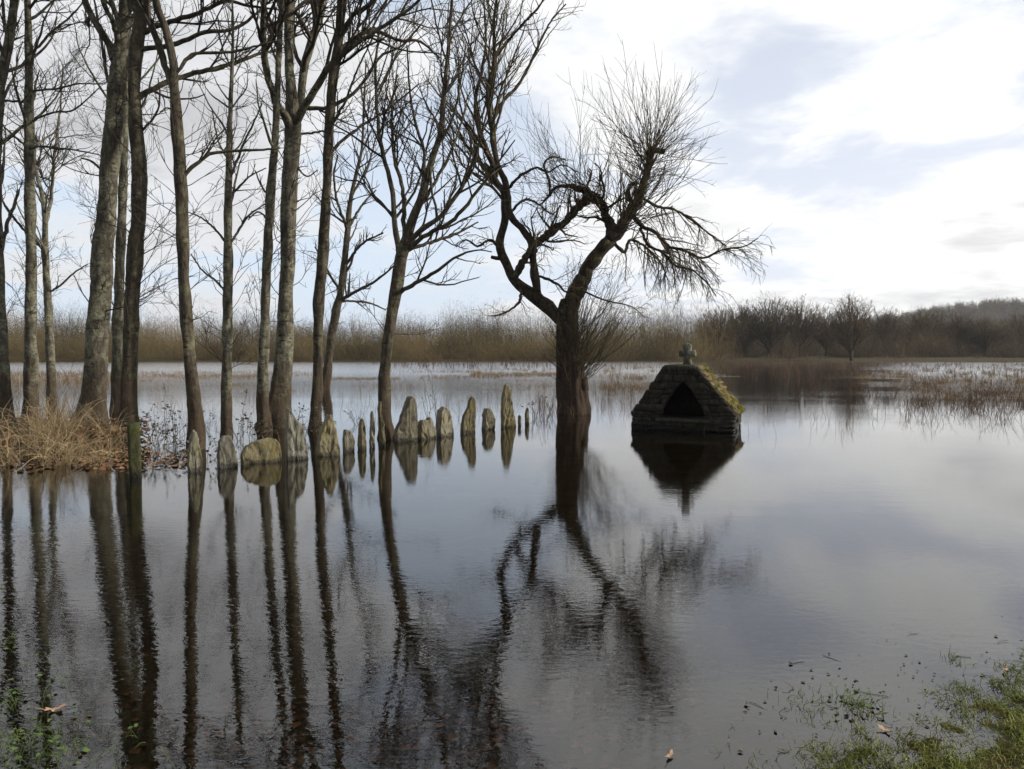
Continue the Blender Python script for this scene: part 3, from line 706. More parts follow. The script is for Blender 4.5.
    def levels(P, Rr, d, up, ang=(25, 65), wig=0.16, lr=(0.3, 0.6), ml=2.2, tmin=0.15):
        b, br = spawn(P, Rr, dens=d[0], tmin=tmin, ang=ang, lr=lr, rr=0.45, N=8, wig=wig, up=up, minr=0.0072, maxlen=ml, minlen=0.3, rng=rng)
        tubes(crown, b, br, 4)
        c, cr = spawn(b, br, dens=d[1], tmin=0.12, ang=(22, 60), lr=(0.3, 0.7), rr=0.6, N=6, wig=wig, up=up, minr=0.006, maxlen=1.2, minlen=0.25, rng=rng)
        tubes(crown, c, cr, 3)
        e, er = spawn(c, cr, dens=d[2], tmin=0.15, ang=(22, 60), lr=(0.3, 0.8), rr=0.8, N=5, wig=wig, up=up, minr=0.0056, maxlen=0.8, minlen=0.15, rng=rng)
        tubes(crown, e, er, 3)
    levels(P[thin], Rr[thin], (4.2, 5.0, 3.6), 0.07, tmin=0.42, ml=2.6)
    levels(P[mess], Rr[mess] * .72, (5.6, 6.5, 4.4), 0.03, wig=0.24, ang=(35, 85), ml=1.5)
    levels(P[droop], Rr[droop], (9.0, 6.5, 5.0), -0.075, wig=0.16, ml=1.5, ang=(20, 55))
    # vertical wands from the pollard head and the loop
    hd = [3, 4, 7, 8]
    for (sel, n, tmin, ln, upw, a) in ((3, 66, 0.5, (1.0, 3.1), 0.06, (12, 60)), (3, 40, 0.86, (0.8, 2.5), 0.02, (15, 85)), (4, 60, 0.1, (1.2, 2.9), 0.085, (30, 90)), (7, 14, 0.0, (0.6, 1.6), 0.03, (10, 70)), (3, 70, 0.55, (1.0, 2.4), -0.012, (35, 85)), (2, 26, 0.4, (0.8, 2.0), 0.09, (30, 80))):
        p = P[sel:sel + 1]; r = Rr[sel:sel + 1]
        w, wr = spawn(p, r, k=n, tmin=tmin, ang=a, lr=(1, 1), rr=0.1, N=10, wig=0.10, up=upw, minr=0.0052, maxlen=1.0, minlen=1.0, rng=rng)
        sc = rng.uniform(ln[0], ln[1], len(w))[:, None, None]
        w = w[:, :1] + (w - w[:, :1]) * sc
        w[:, :, 0] = w[:, :1, 0] + (w[:, :, 0] - w[:, :1, 0]) * 0.95
        tubes(crown, w, wr, 3)
        c, cr = spawn(w, wr, dens=3.2, tmin=0.15, ang=(12, 48), lr=(0.2, 0.55), rr=0.8, N=6, wig=0.09, up=0.05, minr=0.0046, maxlen=1.0, rng=rng)
        tubes(crown, c, cr, 3)
    # suckers round the foot, mostly on the right
    ft = w2([(574, 395, 30), (569, 335, 26)], Y); fP = spline(ft, 8)[None, :, :3]; fR = spline(ft, 8)[None, :, 3]
    for (n, bias, ln) in ((110, (0.75, -0.2, 0.45), (0.6, 2.4)), (40, (0.1, -0.5, 0.3), (0.4, 1.3)), (26, (-0.7, -0.2, 0.2), (0.3, 1.0))):
        w, wr = spawn(fP, fR, k=n, tmin=0.1, ang=(40, 80), lr=(1, 1), rr=0.03, N=9, wig=0.09, up=0.07, minr=0.0065, maxlen=1.0, minlen=1.0, bias=bias, rng=rng)
        off = norm(w[:, 1] - w[:, 0]); off[:, 2] = 0
        w = w[:, :1] + off[:, None] * fR.mean() * 0.85 + (w - w[:, :1]) * rng.uniform(ln[0], ln[1], len(w))[:, None, None]
        tubes(crown, w, wr, 3)
        c, cr = spawn(w, wr, dens=2.4, tmin=0.2, ang=(15, 50), lr=(0.25, 0.6), rr=0.8, N=5, wig=0.12, up=0.04, minr=0.0042, maxlen=0.8, rng=rng)
        tubes(crown, c, cr, 3)
    crown.build('crown', M['twig_willow'], root, base)
make_willow()

# ------------------------------------------------------------------ row of standing stones
def slab(label, outline, base_y, yaw=32, thick=0.15, mat='slab', seed=0, lean=0):
    """outline: px points above the water, from left foot over the top to right foot"""
    rng = np.random.default_rng(300 + seed)
    xs_ = [p[0] for p in outline]; cx = 0.5 * (min(xs_) + max(xs_))
    g = ground(cx, base_y); Y = g[1]
    cy_, sy_ = math.cos(R(yaw)), math.sin(R(yaw))
    # the left edge of the slab shows its thickness: shrink the face accordingly
    px_m = Y / F
    pts = []
    wtot = (max(xs_) - min(xs_)) * px_m
    th = min(thick, 0.55 * wtot / max(sy_, 0.2))
    fw = (wtot - th * sy_) / cy_
    for (px, py) in outline:
        u = ((px - cx) * px_m) * fw / wtot
        z = (base_y - py) * px_m
        pts.append([u, z])
    pts = np.array(pts)
    foot = [[pts[-1, 0] * 1.02, -0.22], [pts[-1, 0] * 0.9, -0.45], [pts[0, 0] * 0.9, -0.45], [pts[0, 0] * 1.02, -0.22]]
    ol = np.vstack([pts, foot])
    # resample the closed outline
    cl = np.vstack([ol, ol[:1]]); seg = np.linalg.norm(np.diff(cl, axis=0), axis=1); cum = np.concatenate([[0], np.cumsum(seg)])
    n = 84; s = np.linspace(0, cum[-1], n, endpoint=False)
    P = np.column_stack([np.interp(s, cum, cl[:, 0]), np.interp(s, cum, cl[:, 1])])
    cen = np.array([P[:, 0].mean(), P[:, 1].mean()])
    rings = [(0.02, -.5), (0.15, -.5), (0.3, -.5), (0.45, -.5), (0.6, -.5), (0.74, -.5), (0.86, -.5), (0.94, -.5), (0.985, -.49), (1.0, -.42), (1.0, -.1), (1.0, .25), (0.985, .44), (0.9, .5), (0.6, .5), (0.3, .5), (0.02, .5)]
    V = []
    for (sc, d) in rings:
        for k in range(n):
            q = cen + (P[k] - cen) * sc
            V.append([q[0], d * th, q[1]])
    V = np.array(V)
    o = Vector((seed * 3.1, seed * 1.7, 0))
    for i in range(len(V)):
        p = Vector(V[i])
        a = mnoise.noise_vector(p * 5 + o) * 0.007 + mnoise.noise_vector(p * 15 + o) * 0.009 + mnoise.noise_vector(p * 38 + o) * 0.005
        w_ = p.x + 0.3 * p.z * math.sin(seed * 2.1) + 0.03 * mnoise.noise(p * 7 + o)
        cell = math.floor(w_ * 13 + seed * .37); fr_ = w_ * 13 + seed * .37 - cell
        c = (math.sin(cell * 12.9898 + seed) * 0.5) * 0.065 * (1 if p.y < 0 else .3)      # split layers of schist
        c += 0.014 * (1 - abs(2 * fr_ - 1)) - abs(mnoise.noise(Vector((p.x * 6 + seed, p.y * 6, p.z * 5)))) * 0.02
        dv, _pp = mnoise.voronoi(Vector((p.x * 7 + seed * 3.3, p.y * 7, p.z * 3.2)) + o)
        fz_ = dv[1] - dv[0]
        c += (0.014 * max(0.0, 1 - fz_ / 0.16) if p.y < 0 else 0) + (0.012 * math.sin(37.7 * (_pp[0][0] + _pp[0][2])) if p.y < 0 else 0)
        a.z += 0.012 * math.sin(51.3 * _pp[0][0]) if p.z > .12 else 0
        V[i] += np.array([a.x, a.y + c * min(1, th / .12), a.z + abs(mnoise.noise(Vector((p.x * 26 + seed, 0, 0)))) * 0.02 * (1 if p.z > .1 else 0)])
    nr = len(rings)
    q = [[r * n + k, r * n + (k + 1) % n, (r + 1) * n + (k + 1) % n, (r + 1) * n + k] for r in range(nr - 1) for k in range(n)]
    # rotate: face normal (0,-1) turned towards +x
    X = V[:, 0] * cy_ - V[:, 1] * sy_; Yv = V[:, 0] * sy_ + V[:, 1] * cy_
    W = np.column_stack([X, Yv, V[:, 2]])
    mb = MB(); mb.add(W, quads=q, polys=[list(range(n))[::-1], list(range((nr - 1) * n, nr * n))])
    ob = mb.build('standing_stone', M[mat], None, (0, 0, 0), smooth=False)
    ob.location = (g[0], g[1], 0)
    tag(ob, label, 'stone', 'upright stone slabs in a row in the flood water')

ST = [
 ('narrow pointed grey stone at the near left end of the row', [(187, 471), (187.5, 452), (190, 438), (193, 432), (196, 431), (199, 437), (201, 450), (203, 462), (203, 471)], 471, 'slab_grey'),
 ('blunt flat-topped grey stone, second from the left in the row', [(218, 467), (218, 452), (219.5, 440), (223, 436), (231, 436), (234, 441), (236, 452), (238, 467)], 467, 'slab_grey'),
 ('broad low boulder-like stone leaning left, wider than it is high', [(243, 462), (243, 452), (247, 446), (252, 442), (259, 440), (268, 438), (276, 440), (279, 447), (279, 462)], 462.5, 'slab'),
 ('large triangular stone with its peak on its left side, under the thick forked tree', [(286, 459), (285.5, 440), (286.5, 420), (288, 408), (291, 411), (297, 419), (303, 425), (306, 438), (308, 459)], 459, 'slab_grey'),
 ('broad peaked stone right of the large triangular one, with ragged shoulders', [(316, 455), (317, 440), (320, 430), (325, 421), (329, 413), (332, 418), (336, 428), (338, 440), (339.5, 455)], 455, 'slab'),
 ('short stump-like stone with a sloping top, beside the broad ragged peaked one', [(342, 451), (342, 438), (343, 430), (348, 430.5), (352, 434), (355, 442), (355, 451)], 451, 'slab'),
 ('slim dark-edged finger stone, next right of the short stump-like one', [(357, 449), (357.5, 435), (360, 423), (363, 418), (365.5, 421), (367, 433), (367, 449)], 449, 'slab'),
 ('very narrow spike stone between the slim finger stone and the leaning tree', [(369, 447), (369.5, 430), (371.5, 415), (373, 410), (375, 416), (376.5, 432), (376.5, 447)], 447, 'slab'),
 ('tall thin stone leaning left right against the foot of the dark leaning tree', [(379.5, 446), (379.5, 425), (378, 408), (379, 401), (381, 402), (384, 420), (386, 434), (386.5, 446)], 446, 'slab'),
 ('big stone sloping on its left, just right of the dark right-leaning tree', [(394, 441), (394.5, 430), (399, 420), (404, 409), (408, 399), (410.5, 396), (414.5, 398), (416, 412), (416.5, 441)], 441, 'slab'),
 ('low square yellowish stone tucked between two taller peaked ones', [(417, 438.5), (417, 422), (420, 419), (428, 420), (430, 417.5), (433, 420), (435, 428), (435, 438.5)], 438.5, 'slab'),
 ('rounded shield-shaped stone right of the low square one', [(436, 436), (436, 420), (438, 410), (443.5, 406), (447, 410), (452, 420), (454.5, 428), (454, 436)], 436, 'slab'),
 ('curved stone with a notched hooked tip, standing apart right of the shield-shaped one', [(460, 433), (460.5, 424), (463, 415), (468, 409), (470, 400), (473, 397), (476.5, 399), (477, 415), (476, 433)], 433, 'slab'),
 ('small rounded stone with a dark left flank, left of the tallest slender stone', [(482, 429.5), (482.5, 415), (485, 408), (489, 408), (493, 413), (495.5, 421), (494.5, 429.5)], 429.5, 'slab'),
 ('tall slender spire of stone near the far right end of the row', [(500.5, 427), (500.5, 405), (502.5, 393), (505, 385), (507.5, 384.5), (510, 394), (513, 410), (516, 427)], 427, 'slab'),
 ('tiny dark sliver of stone right beside the tall spire', [(518, 425.5), (518, 416), (519.3, 414.5), (520.8, 416), (521, 425.5)], 425.5, 'slab'),
 ('small thin upright stone at the far right end of the row', [(524.5, 424), (524.5, 412), (526.5, 408), (528.5, 411), (529.3, 418), (529.3, 424)], 424, 'slab'),
]
for i, (lb, ol, by, mt) in enumerate(ST):
    slab(lb, ol, by, yaw=random.uniform(30, 46), thick=random.uniform(0.12, 0.17), mat=mt, seed=i)

# ------------------------------------------------------------------ wooden post
def wooden_post():
    g = ground(135.5, 477); Y = g[1]
    h = (477 - 423) * Y / F; w = 12.5 * Y / F * 0.5
    mb = MB(); nz = 16; S = 20; V = []
    for k in range(nz + 1):
        z = -0.5 + (h + 0.5) * k / nz
        for j in range(S):
            a = 2 * math.pi * (j + 0.5) / S
            c, s_ = math.cos(a), math.sin(a)
            m = 1 / max(abs(c), abs(s_)); m = min(m, 1.27)
            p = Vector((c * m * w * .92, s_ * m * w * .92, z))
            nn = mnoise.noise(Vector((p.x * 30, p.y * 30, p.z * 1.5))) * 0.008
            V.append([p.x * (1 + nn * 8), p.y * (1 + nn * 8), z + (0.012 * c + mnoise.noise(p * 40) * 0.01 if k == nz else 0)])
    V.append([0, 0, h - 0.004])
    q = [[k * S + j, k * S + (j + 1) % S, (k + 1) * S + (j + 1) % S, (k + 1) * S + j] for k in range(nz) for j in range(S)]
    t = [[nz * S + j, nz * S + (j + 1) % S, (nz + 1) * S] for j in range(S)]
    mb.add(V, quads=q, tris=t)
    o = mb.build('wooden_post', M['post'], None, (0, 0, 0), smooth=False); o.location = (g[0], g[1], 0); o.rotation_euler = (R(1.5), R(-1), R(28))
    tag(o, 'square wooden post green with algae, standing in water at the edge of the reeds', 'post')
wooden_post()

# ------------------------------------------------------------------ stone shrine
def hexa(mb, c8, rng, jit=0.006, bev=0.018):
    """rough stone block from 8 corners (0-3 bottom ring, 4-7 top ring), softened by one inset per face"""
    c8 = np.array(c8, float); c8 = c8 + rng.normal(size=c8.shape) * jit
    cen = c8.mean(0)
    faces = [(0, 3, 2, 1), (4, 5, 6, 7), (0, 1, 5, 4), (1, 2, 6, 5), (2, 3, 7, 6), (3, 0, 4, 7)]
    V = []; F_ = []; fv = {}
    for fi, f in enumerate(faces):
        fc = c8[list(f)].mean(0)
        for ci in f:
            d = fc - c8[ci]; l = np.linalg.norm(d)
            p = c8[ci] + d * min(bev * 1.4 / max(l, 1e-4), 0.45)
            fv[(fi, ci)] = len(V); V.append(p)
    for fi, f in enumerate(faces): F_.append([fv[(fi, ci)] for ci in f])
    ed = {}
    for fi, f in enumerate(faces):
        for k in range(4):
            a, b = f[k], f[(k + 1) % 4]
            ed.setdefault((min(a, b), max(a, b)), []).append((fi, a, b))
    for (a, b), l in ed.items():
        (f1, a1, b1), (f2, a2, b2) = l
        F_.append([fv[(f1, b1)], fv[(f1, a1)], fv[(f2, a1)], fv[(f2, b1)]])
    cr = {}
    for (fi, ci), vi in fv.items(): cr.setdefault(ci, []).append(vi)
    T = []
    for ci, l in cr.items():
        n = np.cross(V[l[1]] - V[l[0]], V[l[2]] - V[l[0]])
        T.append(l if np.dot(n, c8[ci] - cen) > 0 else l[::-1])
    mb.add(V, quads=F_, tris=T)

def make_shrine():
    rng = np.random.default_rng(5)
    g = ground(682, 431.0)
    rz = R(-21)
    root = empty('stone_shrine', (g[0], g[1], 0), rz)
    tag(root, 'squat dark stone shrine with pointed opening and small cross on top, standing in water', 'shrine')
    D = 1.55; HW = 1.02; EZ = 0.36; TZ = 1.30; TL, TR_ = -0.37, 0.25
    ctr = [0, 0]
    def prof(z):
        if z <= EZ: return -HW - .015, HW + .015
        t = (z - EZ) / (TZ - EZ)
        return -HW - .03 + (HW + TL) * t ** 0.93, HW + .045 - (HW - TR_) * t
    def opening(z):
        if z < 0.25 or z > 0.99: return None
        t = (z - 0.25) / 0.74
        w = 0.435 * (1 - t ** 1.6) ** 0.92
        return -w, w
    courses = []; z = -0.45
    while z < TZ - 0.05:
        h = rng.uniform(0.06, 0.15)
        if abs(z + h - 0.25) < 0.06: h = 0.25 - z
        if z + h > TZ - 0.06: h = TZ - z
        courses.append((z, z + h)); z += h
    wall = MB()
    def run(a0, a1, b0, b1, z0, z1, v0, v1, face=-1):
        """blocks from a to b (bottom a0..b0, top a1..b1)"""
        w = b0 - a0
        if w < 0.05: return
        cuts = [0.0]
        while cuts[-1] < 1: cuts.append(cuts[-1] + rng.uniform(0.16, 0.42) / w)
        cuts = [c for c in cuts if c < 1 - 0.08 / w] + [1.0]
        for c0, c1 in zip(cuts[:-1], cuts[1:]):
            g_ = 0.004
            l0 = a0 + (b0 - a0) * c0 + g_; r0 = a0 + (b0 - a0) * c1 - g_
            l1 = a1 + (b1 - a1) * c0 + g_; r1 = a1 + (b1 - a1) * c1 - g_
            pr = rng.normal() * 0.016
            f = v0 + pr * 1.0
            hexa(wall, [(l0, f, z0 + g_), (r0, f, z0 + g_), (r0, v1, z0 + g_), (l0, v1, z0 + g_), (l1, f, z1 - g_), (r1, f, z1 - g_), (r1, v1, z1 - g_), (l1, v1, z1 - g_)], rng, 0.010, 0.016)
    for (z0, z1) in courses:
        zm = 0.5 * (z0 + z1); l, r = prof(zm)
        st = rng.uniform(-.012, .012)
        l0, r0 = prof(z0); l1, r1 = prof(z1)
        # the left gable edge is stepped, the right one runs straight
        lb0 = 0.3 * l + 0.7 * l0 + st; lb1 = 0.3 * l + 0.7 * l1 + st
        op = opening(zm)
        if op and op[1] > 0.03:
            o0 = opening(max(z0, 0.2501)); o1 = opening(min(z1, 0.9899))
            run(lb0, lb1, o0[0], o1[0], z0, z1, 0.0, 0.32)
            run(o0[1], o1[1], r0 - .03, r1 - .03, z0, z1, 0.0, 0.32)
        else:
            run(lb0, lb1, r0 - .03, r1 - .03, z0, z1, 0.0, 0.32)
        # back gable
        run(l0 + .03, l1 + .03, r0 - .03, r1 - .03, z0, z1, D - 0.0, D - 0.25)
    # side walls below the eaves
    for sgn in (-1, 1):
        for (z0, z1) in courses:
            if z0 > EZ - 0.03: break
            z1 = min(z1, EZ); v = 0.02
            while v < D - 0.05:
                w = min(rng.uniform(0.2, 0.4), D - v)
                x0 = sgn * (HW - 0.28); x1 = sgn * (HW + rng.normal() * 0.012)
                xa, xb = min(x0, x1), max(x0, x1)
                hexa(wall, [(xa, v, z0), (xb, v, z0), (xb, v + w - .008, z0), (xa, v + w - .008, z0), (xa, v, z1 - .006), (xb, v, z1 - .006), (xb, v + w - .008, z1 - .006), (xa, v + w - .008, z1 - .006)], rng, 0.006, 0.013)
                v += w
    wall.build('wall', M['masonry'], root, smooth=False)
    # mortar core: gable plate with the opening cut out, floor, dark shade sheet at the rear
    core = MB()
    zs = np.linspace(-0.45, TZ - 0.03, 60)
    def strip(getl, getr, v0, v1):
        V = []; Q = []
        for k, z_ in enumerate(zs):
            a, b = getl(z_), getr(z_)
            V += [(a, v0, z_), (b, v0, z_), (b, v1, z_), (a, v1, z_)]
        for k in range(len(zs) - 1):
            i = 4 * k
            for j in range(4): Q.append([i + j, i + (j + 1) % 4, i + 4 + (j + 1) % 4, i + 4 + j])
        core.add(V, quads=Q)
    opn = lambda z_, s_: (opening(z_) or (0.0, 0.0))[s_]
    strip(lambda z_: prof(z_)[0] + .04, lambda z_: opn(z_, 0) - (0.012 if opening(z_) else 0), 0.03, 0.30)
    strip(lambda z_: opn(z_, 1) + (0.012 if opening(z_) else 0), lambda z_: prof(z_)[1] - .06, 0.03, 0.30)
    strip(lambda z_: prof(z_)[0] + .06, lambda z_: prof(z_)[1] - .06, D - 0.31, D - 0.03)  # dark sheet in front of the rear stones, painting the shade inside the opening
    core.add([(-.8, .3, .22), (.8, .3, .22), (.8, D - .25, .22), (-.8, D - .25, .22)], quads=[[0, 1, 2, 3]])
    core.build('mortar_and_shade', M['mortar_and_shade'], root, smooth=False)
    # sill slab
    sill = MB()
    hexa(sill, [(-.52, -.05, .19), (.54, -.05, .185), (.54, .25, .185), (-.52, .25, .19), (-.52, -.045, .25), (.54, -.045, .245), (.54, .25, .245), (-.52, .25, .25)], rng, 0.006, 0.012)
    sill.build('sill', M['masonry'], root, smooth=False)
    # roof slopes of rough slabs, the lower overlapping
    for sgn in (-1, 1):
        roof = MB()
        x_t = TR_ if sgn > 0 else TL; x_e = sgn * (HW + 0.03)
        up_ = np.array([x_t - x_e, 0, TZ + 0.01 - EZ]); Ls = np.linalg.norm(up_); up_ /= Ls
        nrm = np.array([sgn * up_[2], 0, -sgn * up_[0]]); nrm /= np.linalg.norm(nrm)
        org = np.array([x_e, 0, EZ - 0.02])
        s0 = 0.0
        while s0 < Ls - 0.02:
            hh = min(rng.uniform(0.11, 0.18), Ls - s0); v = 0.10 if sgn > 0 else 0.24
            while v < D + 0.0:
                w = min(rng.uniform(0.18, 0.38), D + 0.03 - v)
                if w < 0.02: break
                t0 = (0.045 if sgn > 0 else -0.03) + rng.normal() * 0.012; t1 = (0.02 if sgn > 0 else -0.04) + rng.normal() * 0.006
                def pt(s_, v_, n_): return org + up_ * s_ + np.array([0, v_, 0]) + nrm * n_
                a = [pt(s0, v, -.16), pt(s0, v + w - .006, -.16), pt(s0 + hh, v + w - .006, -.16), pt(s0 + hh, v, -.16), pt(s0, v, t0), pt(s0, v + w - .006, t0), pt(s0 + hh, v + w - .006, t1), pt(s0 + hh, v, t1)]
                if sgn < 0: a = [a[1], a[0], a[3], a[2], a[5], a[4], a[7], a[6]]
                hexa(roof, a, rng, 0.007, 0.016)
                v += w
            s0 += hh
        ro = roof.build('roof', M['roofstone'], root, smooth=False)
        if sgn > 0: ro['label'] = 'right roof slope lit by the sun, covered in ochre lichen and moss'
        moss = MB()
        if sgn < 0: continue
        for _ in range(95):
            s_ = Ls * rng.random() ** 1.5; v = rng.uniform(0.12, D)
            c = org + up_ * s_ + np.array([0, v, 0]) + nrm * 0.035
            r = rng.uniform(0.015, 0.055); V = []
            nu, nw = 9, 5
            for a in range(nw):
                th = 0.5 * math.pi * a / (nw - 1)
                for b in range(nu):
                    ph = 2 * math.pi * b / nu
                    rad = math.cos(th) * r * (1 + 0.35 * math.sin(3 * ph + s_ * 30) * rng.random())
                    V.append(c + up_ * rad * math.cos(ph) + np.array([0, 1, 0]) * rad * math.sin(ph) + nrm * (math.sin(th) * r * 0.55 + rng.normal() * 0.003))
            Q = [[a * nu + b, a * nu + (b + 1) % nu, (a + 1) * nu + (b + 1) % nu, (a + 1) * nu + b] for a in range(nw - 1) for b in range(nu)]
            moss.add(V, quads=Q)
        mo = moss.build('moss', M['moss'], ro); mo['kind'] = 'stuff'
    # ridge capping
    cap = MB(); v = -0.03
    while v < D:
        w = min(rng.uniform(0.3, 0.5), D + 0.03 - v)
        if w < 0.03: break
        hexa(cap, [(TL - .03, v, TZ - .08), (TR_ + .03, v, TZ - .08), (TR_ + .03, v + w - .006, TZ - .08), (TL - .03, v + w - .006, TZ - .08), (TL + .01, v, TZ + .02), (TR_ - .01, v, TZ + .02), (TR_ - .01, v + w - .006, TZ + .02), (TL + .01, v + w - .006, TZ + .02)], rng, 0.01, 0.02)
        v += w
    cap.build('ridge_cap', M['masonry'], root, smooth=False)
    # cross: shaft with splayed foot, rounded arms, one outline with thickness
    cr = MB(); th = 0.085; zb = TZ + 0.015; x0 = 0.03
    ol = [(-.085, 0), (-.075, .05), (-.068, .17), (-.10, .175), (-.155, .165), (-.168, .20), (-.168, .27), (-.152, .30), (-.10, .295), (-.075, .30), (-.083, .37), (-.075, .42), (-.03, .435), (.03, .435), (.072, .42), (.08, .37), (.072, .30), (.10, .295), (.152, .30), (.168, .27), (.168, .20), (.155, .165), (.10, .175), (.068, .17), (.075, .05), (.085, 0)]
    ol = np.array(ol) * np.array([1.0, 1.0]); n = len(ol)
    V = []; c = np.array([0, .23])
    for (sc, v) in ((0.9, -th), (1.0, -th * .75), (1.0, th * .75), (0.9, th)):
        for p in ol:
            q_ = p.copy()
            q_[0] = p[0] - np.sign(p[0]) * (1 - sc) * 0.10; q_[1] = p[1] if p[1] < .01 else p[1] - (1 - sc) * 0.10 * (1 if p[1] > .25 else -1 if abs(p[0]) > .09 else 0)
            V.append([x0 + q_[0] + rng.normal() * .003, 0.45 + v, zb + q_[1] + rng.normal() * .003])
    Q = [[r * n + k, r * n + (k + 1) % n, (r + 1) * n + (k + 1) % n, (r + 1) * n + k] for r in range(3) for k in range(n)]
    cr.add(V, quads=Q, polys=[list(range(n))[::-1], list(range(3 * n, 4 * n))])
    cr.build('cross', M['cross'], root, smooth=False)
make_shrine()

# ------------------------------------------------------------------ blades, leaves
def blades(mb, pos, h, r, rng, bend=0.35, N=5, spread=0.25, kink=0.0, S=3, zsink=0.1):
    """pos (B,3), h (B,), r radius at foot"""
    B = len(pos)
    az = rng.random(B) * 2 * np.pi
    d = norm(np.column_stack([np.cos(az) * spread * rng.random(B), np.sin(az) * spread * rng.random(B), np.ones(B)]))
    bd = np.column_stack([np.cos(az + rng.normal(size=B) * .5), np.sin(az + rng.normal(size=B) * .5), -0.5 * np.ones(B)]) * (bend * rng.random(B))[:, None]
    P = np.zeros((B, N, 3)); P[:, 0] = pos - np.array([0, 0, zsink])
    P[:, 1] = pos + d * (h * 0.12)[:, None]
    for k in range(2, N):
        d = norm(d + bd / (N - 2) * 1.4 + rng.normal(size=(B, 3)) * kink)
        P[:, k] = P[:, k - 1] + d * (h * 0.88 / (N - 2))[:, None]
    Rr = (r * np.ones(B))[:, None] * np.linspace(1, 0.35, N)[None]
    tubes(mb, P, Rr, S)
    return P

def leaves(mb, pos, size, rng, flat=0.6, nrm_up=True):
    """folded leaf of 6 vertices, 4 quads/tris"""
    B = len(pos)
    az = rng.random(B) * 2 * np.pi
    ax = np.column_stack([np.cos(az), np.sin(az), rng.normal(size=B) * (1 - flat)]); ax = norm(ax)
    sd = norm(np.cross(ax, np.column_stack([rng.normal(size=B) * (1 - flat), rng.normal(size=B) * (1 - flat), np.ones(B)])))
    nm = np.cross(sd, ax)
    s = size[:, None]
    wv = rng.uniform(0.28, 0.5, B)[:, None]
    curl = rng.uniform(0.02, 0.3, B)[:, None]
    v = np.stack([pos - ax * s * .5 + nm * s * curl * .4, pos - ax * s * .1 + sd * s * wv + nm * s * curl, pos + ax * s * .2 + sd * s * wv * .8 + nm * s * curl,
                  pos + ax * s * .55 + nm * s * curl * .3, pos + ax * s * .2 - sd * s * wv * .8 + nm * s * curl, pos - ax * s * .1 - sd * s * wv + nm * s * curl], 1)
    i = (np.arange(B) * 6)[:, None]
    q = np.concatenate([i + np.array([0, 1, 2, 3]), i + np.array([0, 3, 4, 5])])
    mb.add(v.reshape(-1, 3), quads=q)

rng = np.random.default_rng(21)
# golden reeds on the mound
def px_field(n, x0, x1, y0, y1, rng, xw=None):
    px = rng.uniform(x0, x1, n); py = rng.uniform(y0, y1, n)
    return np.array([ground(a, b) for a, b in zip(px, py)])

mb = MB()
for (n, x0, x1, y0, y1, h0, h1, bend) in ((190, -60, 42, 446, 471, .35, .9, .8), (330, 36, 80, 440, 468, .4, 1.0, .8), (190, 40, 70, 432, 456, .5, 1.1, .6), (200, 70, 112, 450, 468, .2, .5, 1.1), (260, -90, 30, 415, 448, .4, .95, .8), (160, 0, 130, 400, 432, .3, .8, .7), (130, 96, 140, 430, 462, .25, .7, .9), (60, 190, 290, 425, 445, .2, .5, .6)):
    p = px_field(n, x0, x1, y0, y1, rng)
    # tussocks: pull the feet towards clump centres
    k = max(n // 28, 3); cc = p[rng.choice(n, k, replace=False)]
    j = np.argmin(((p[:, None, :2] - cc[None, :, :2]) ** 2).sum(-1), axis=1)
    p = p + (cc[j] - p) * rng.uniform(0.2, 0.75, n)[:, None]
    p[:, 2] = np.maximum(ground_z(p[:, 0], p[:, 1]), -0.1)
    blades(mb, p, rng.uniform(h0, h1, n) * rng.uniform(.7, 1.15, n), rng.uniform(.003, .0065, n), rng, bend, 8, .7, 0.26, zsink=.15)
tag(mb.build('dry_reeds', M['straw']), 'clump of bent golden dry reeds round the tree feet at the left edge of the water', 'reeds', kind='stuff')

mb = MB(); n = 1800
p = np.concatenate([px_field(700, -40, 80, 418, 470, rng), px_field(1100, 78, 150, 418, 470, rng)]); p[:, 2] = ground_z(p[:, 0], p[:, 1]) + rng.uniform(0.0, 0.12, n)
k = p[:, 2] > -0.0; p = p[k]
leaves(mb, p, rng.uniform(.05, .12, len(p)), rng, .6)
n = 260; p = px_field(n, 100, 200, 452, 468, rng); p[:, 2] = 0.006 + rng.random(n) * .03
p = p[np.abs(rng.normal(size=n)) < 1.2]; leaves(mb, p, rng.uniform(.05, .11, len(p)), rng, .8)
tag(mb.build('leaf_litter', M['litter']), 'russet dead leaves heaped on the low bank between the reeds and the wooden post', 'leaves', kind='stuff')

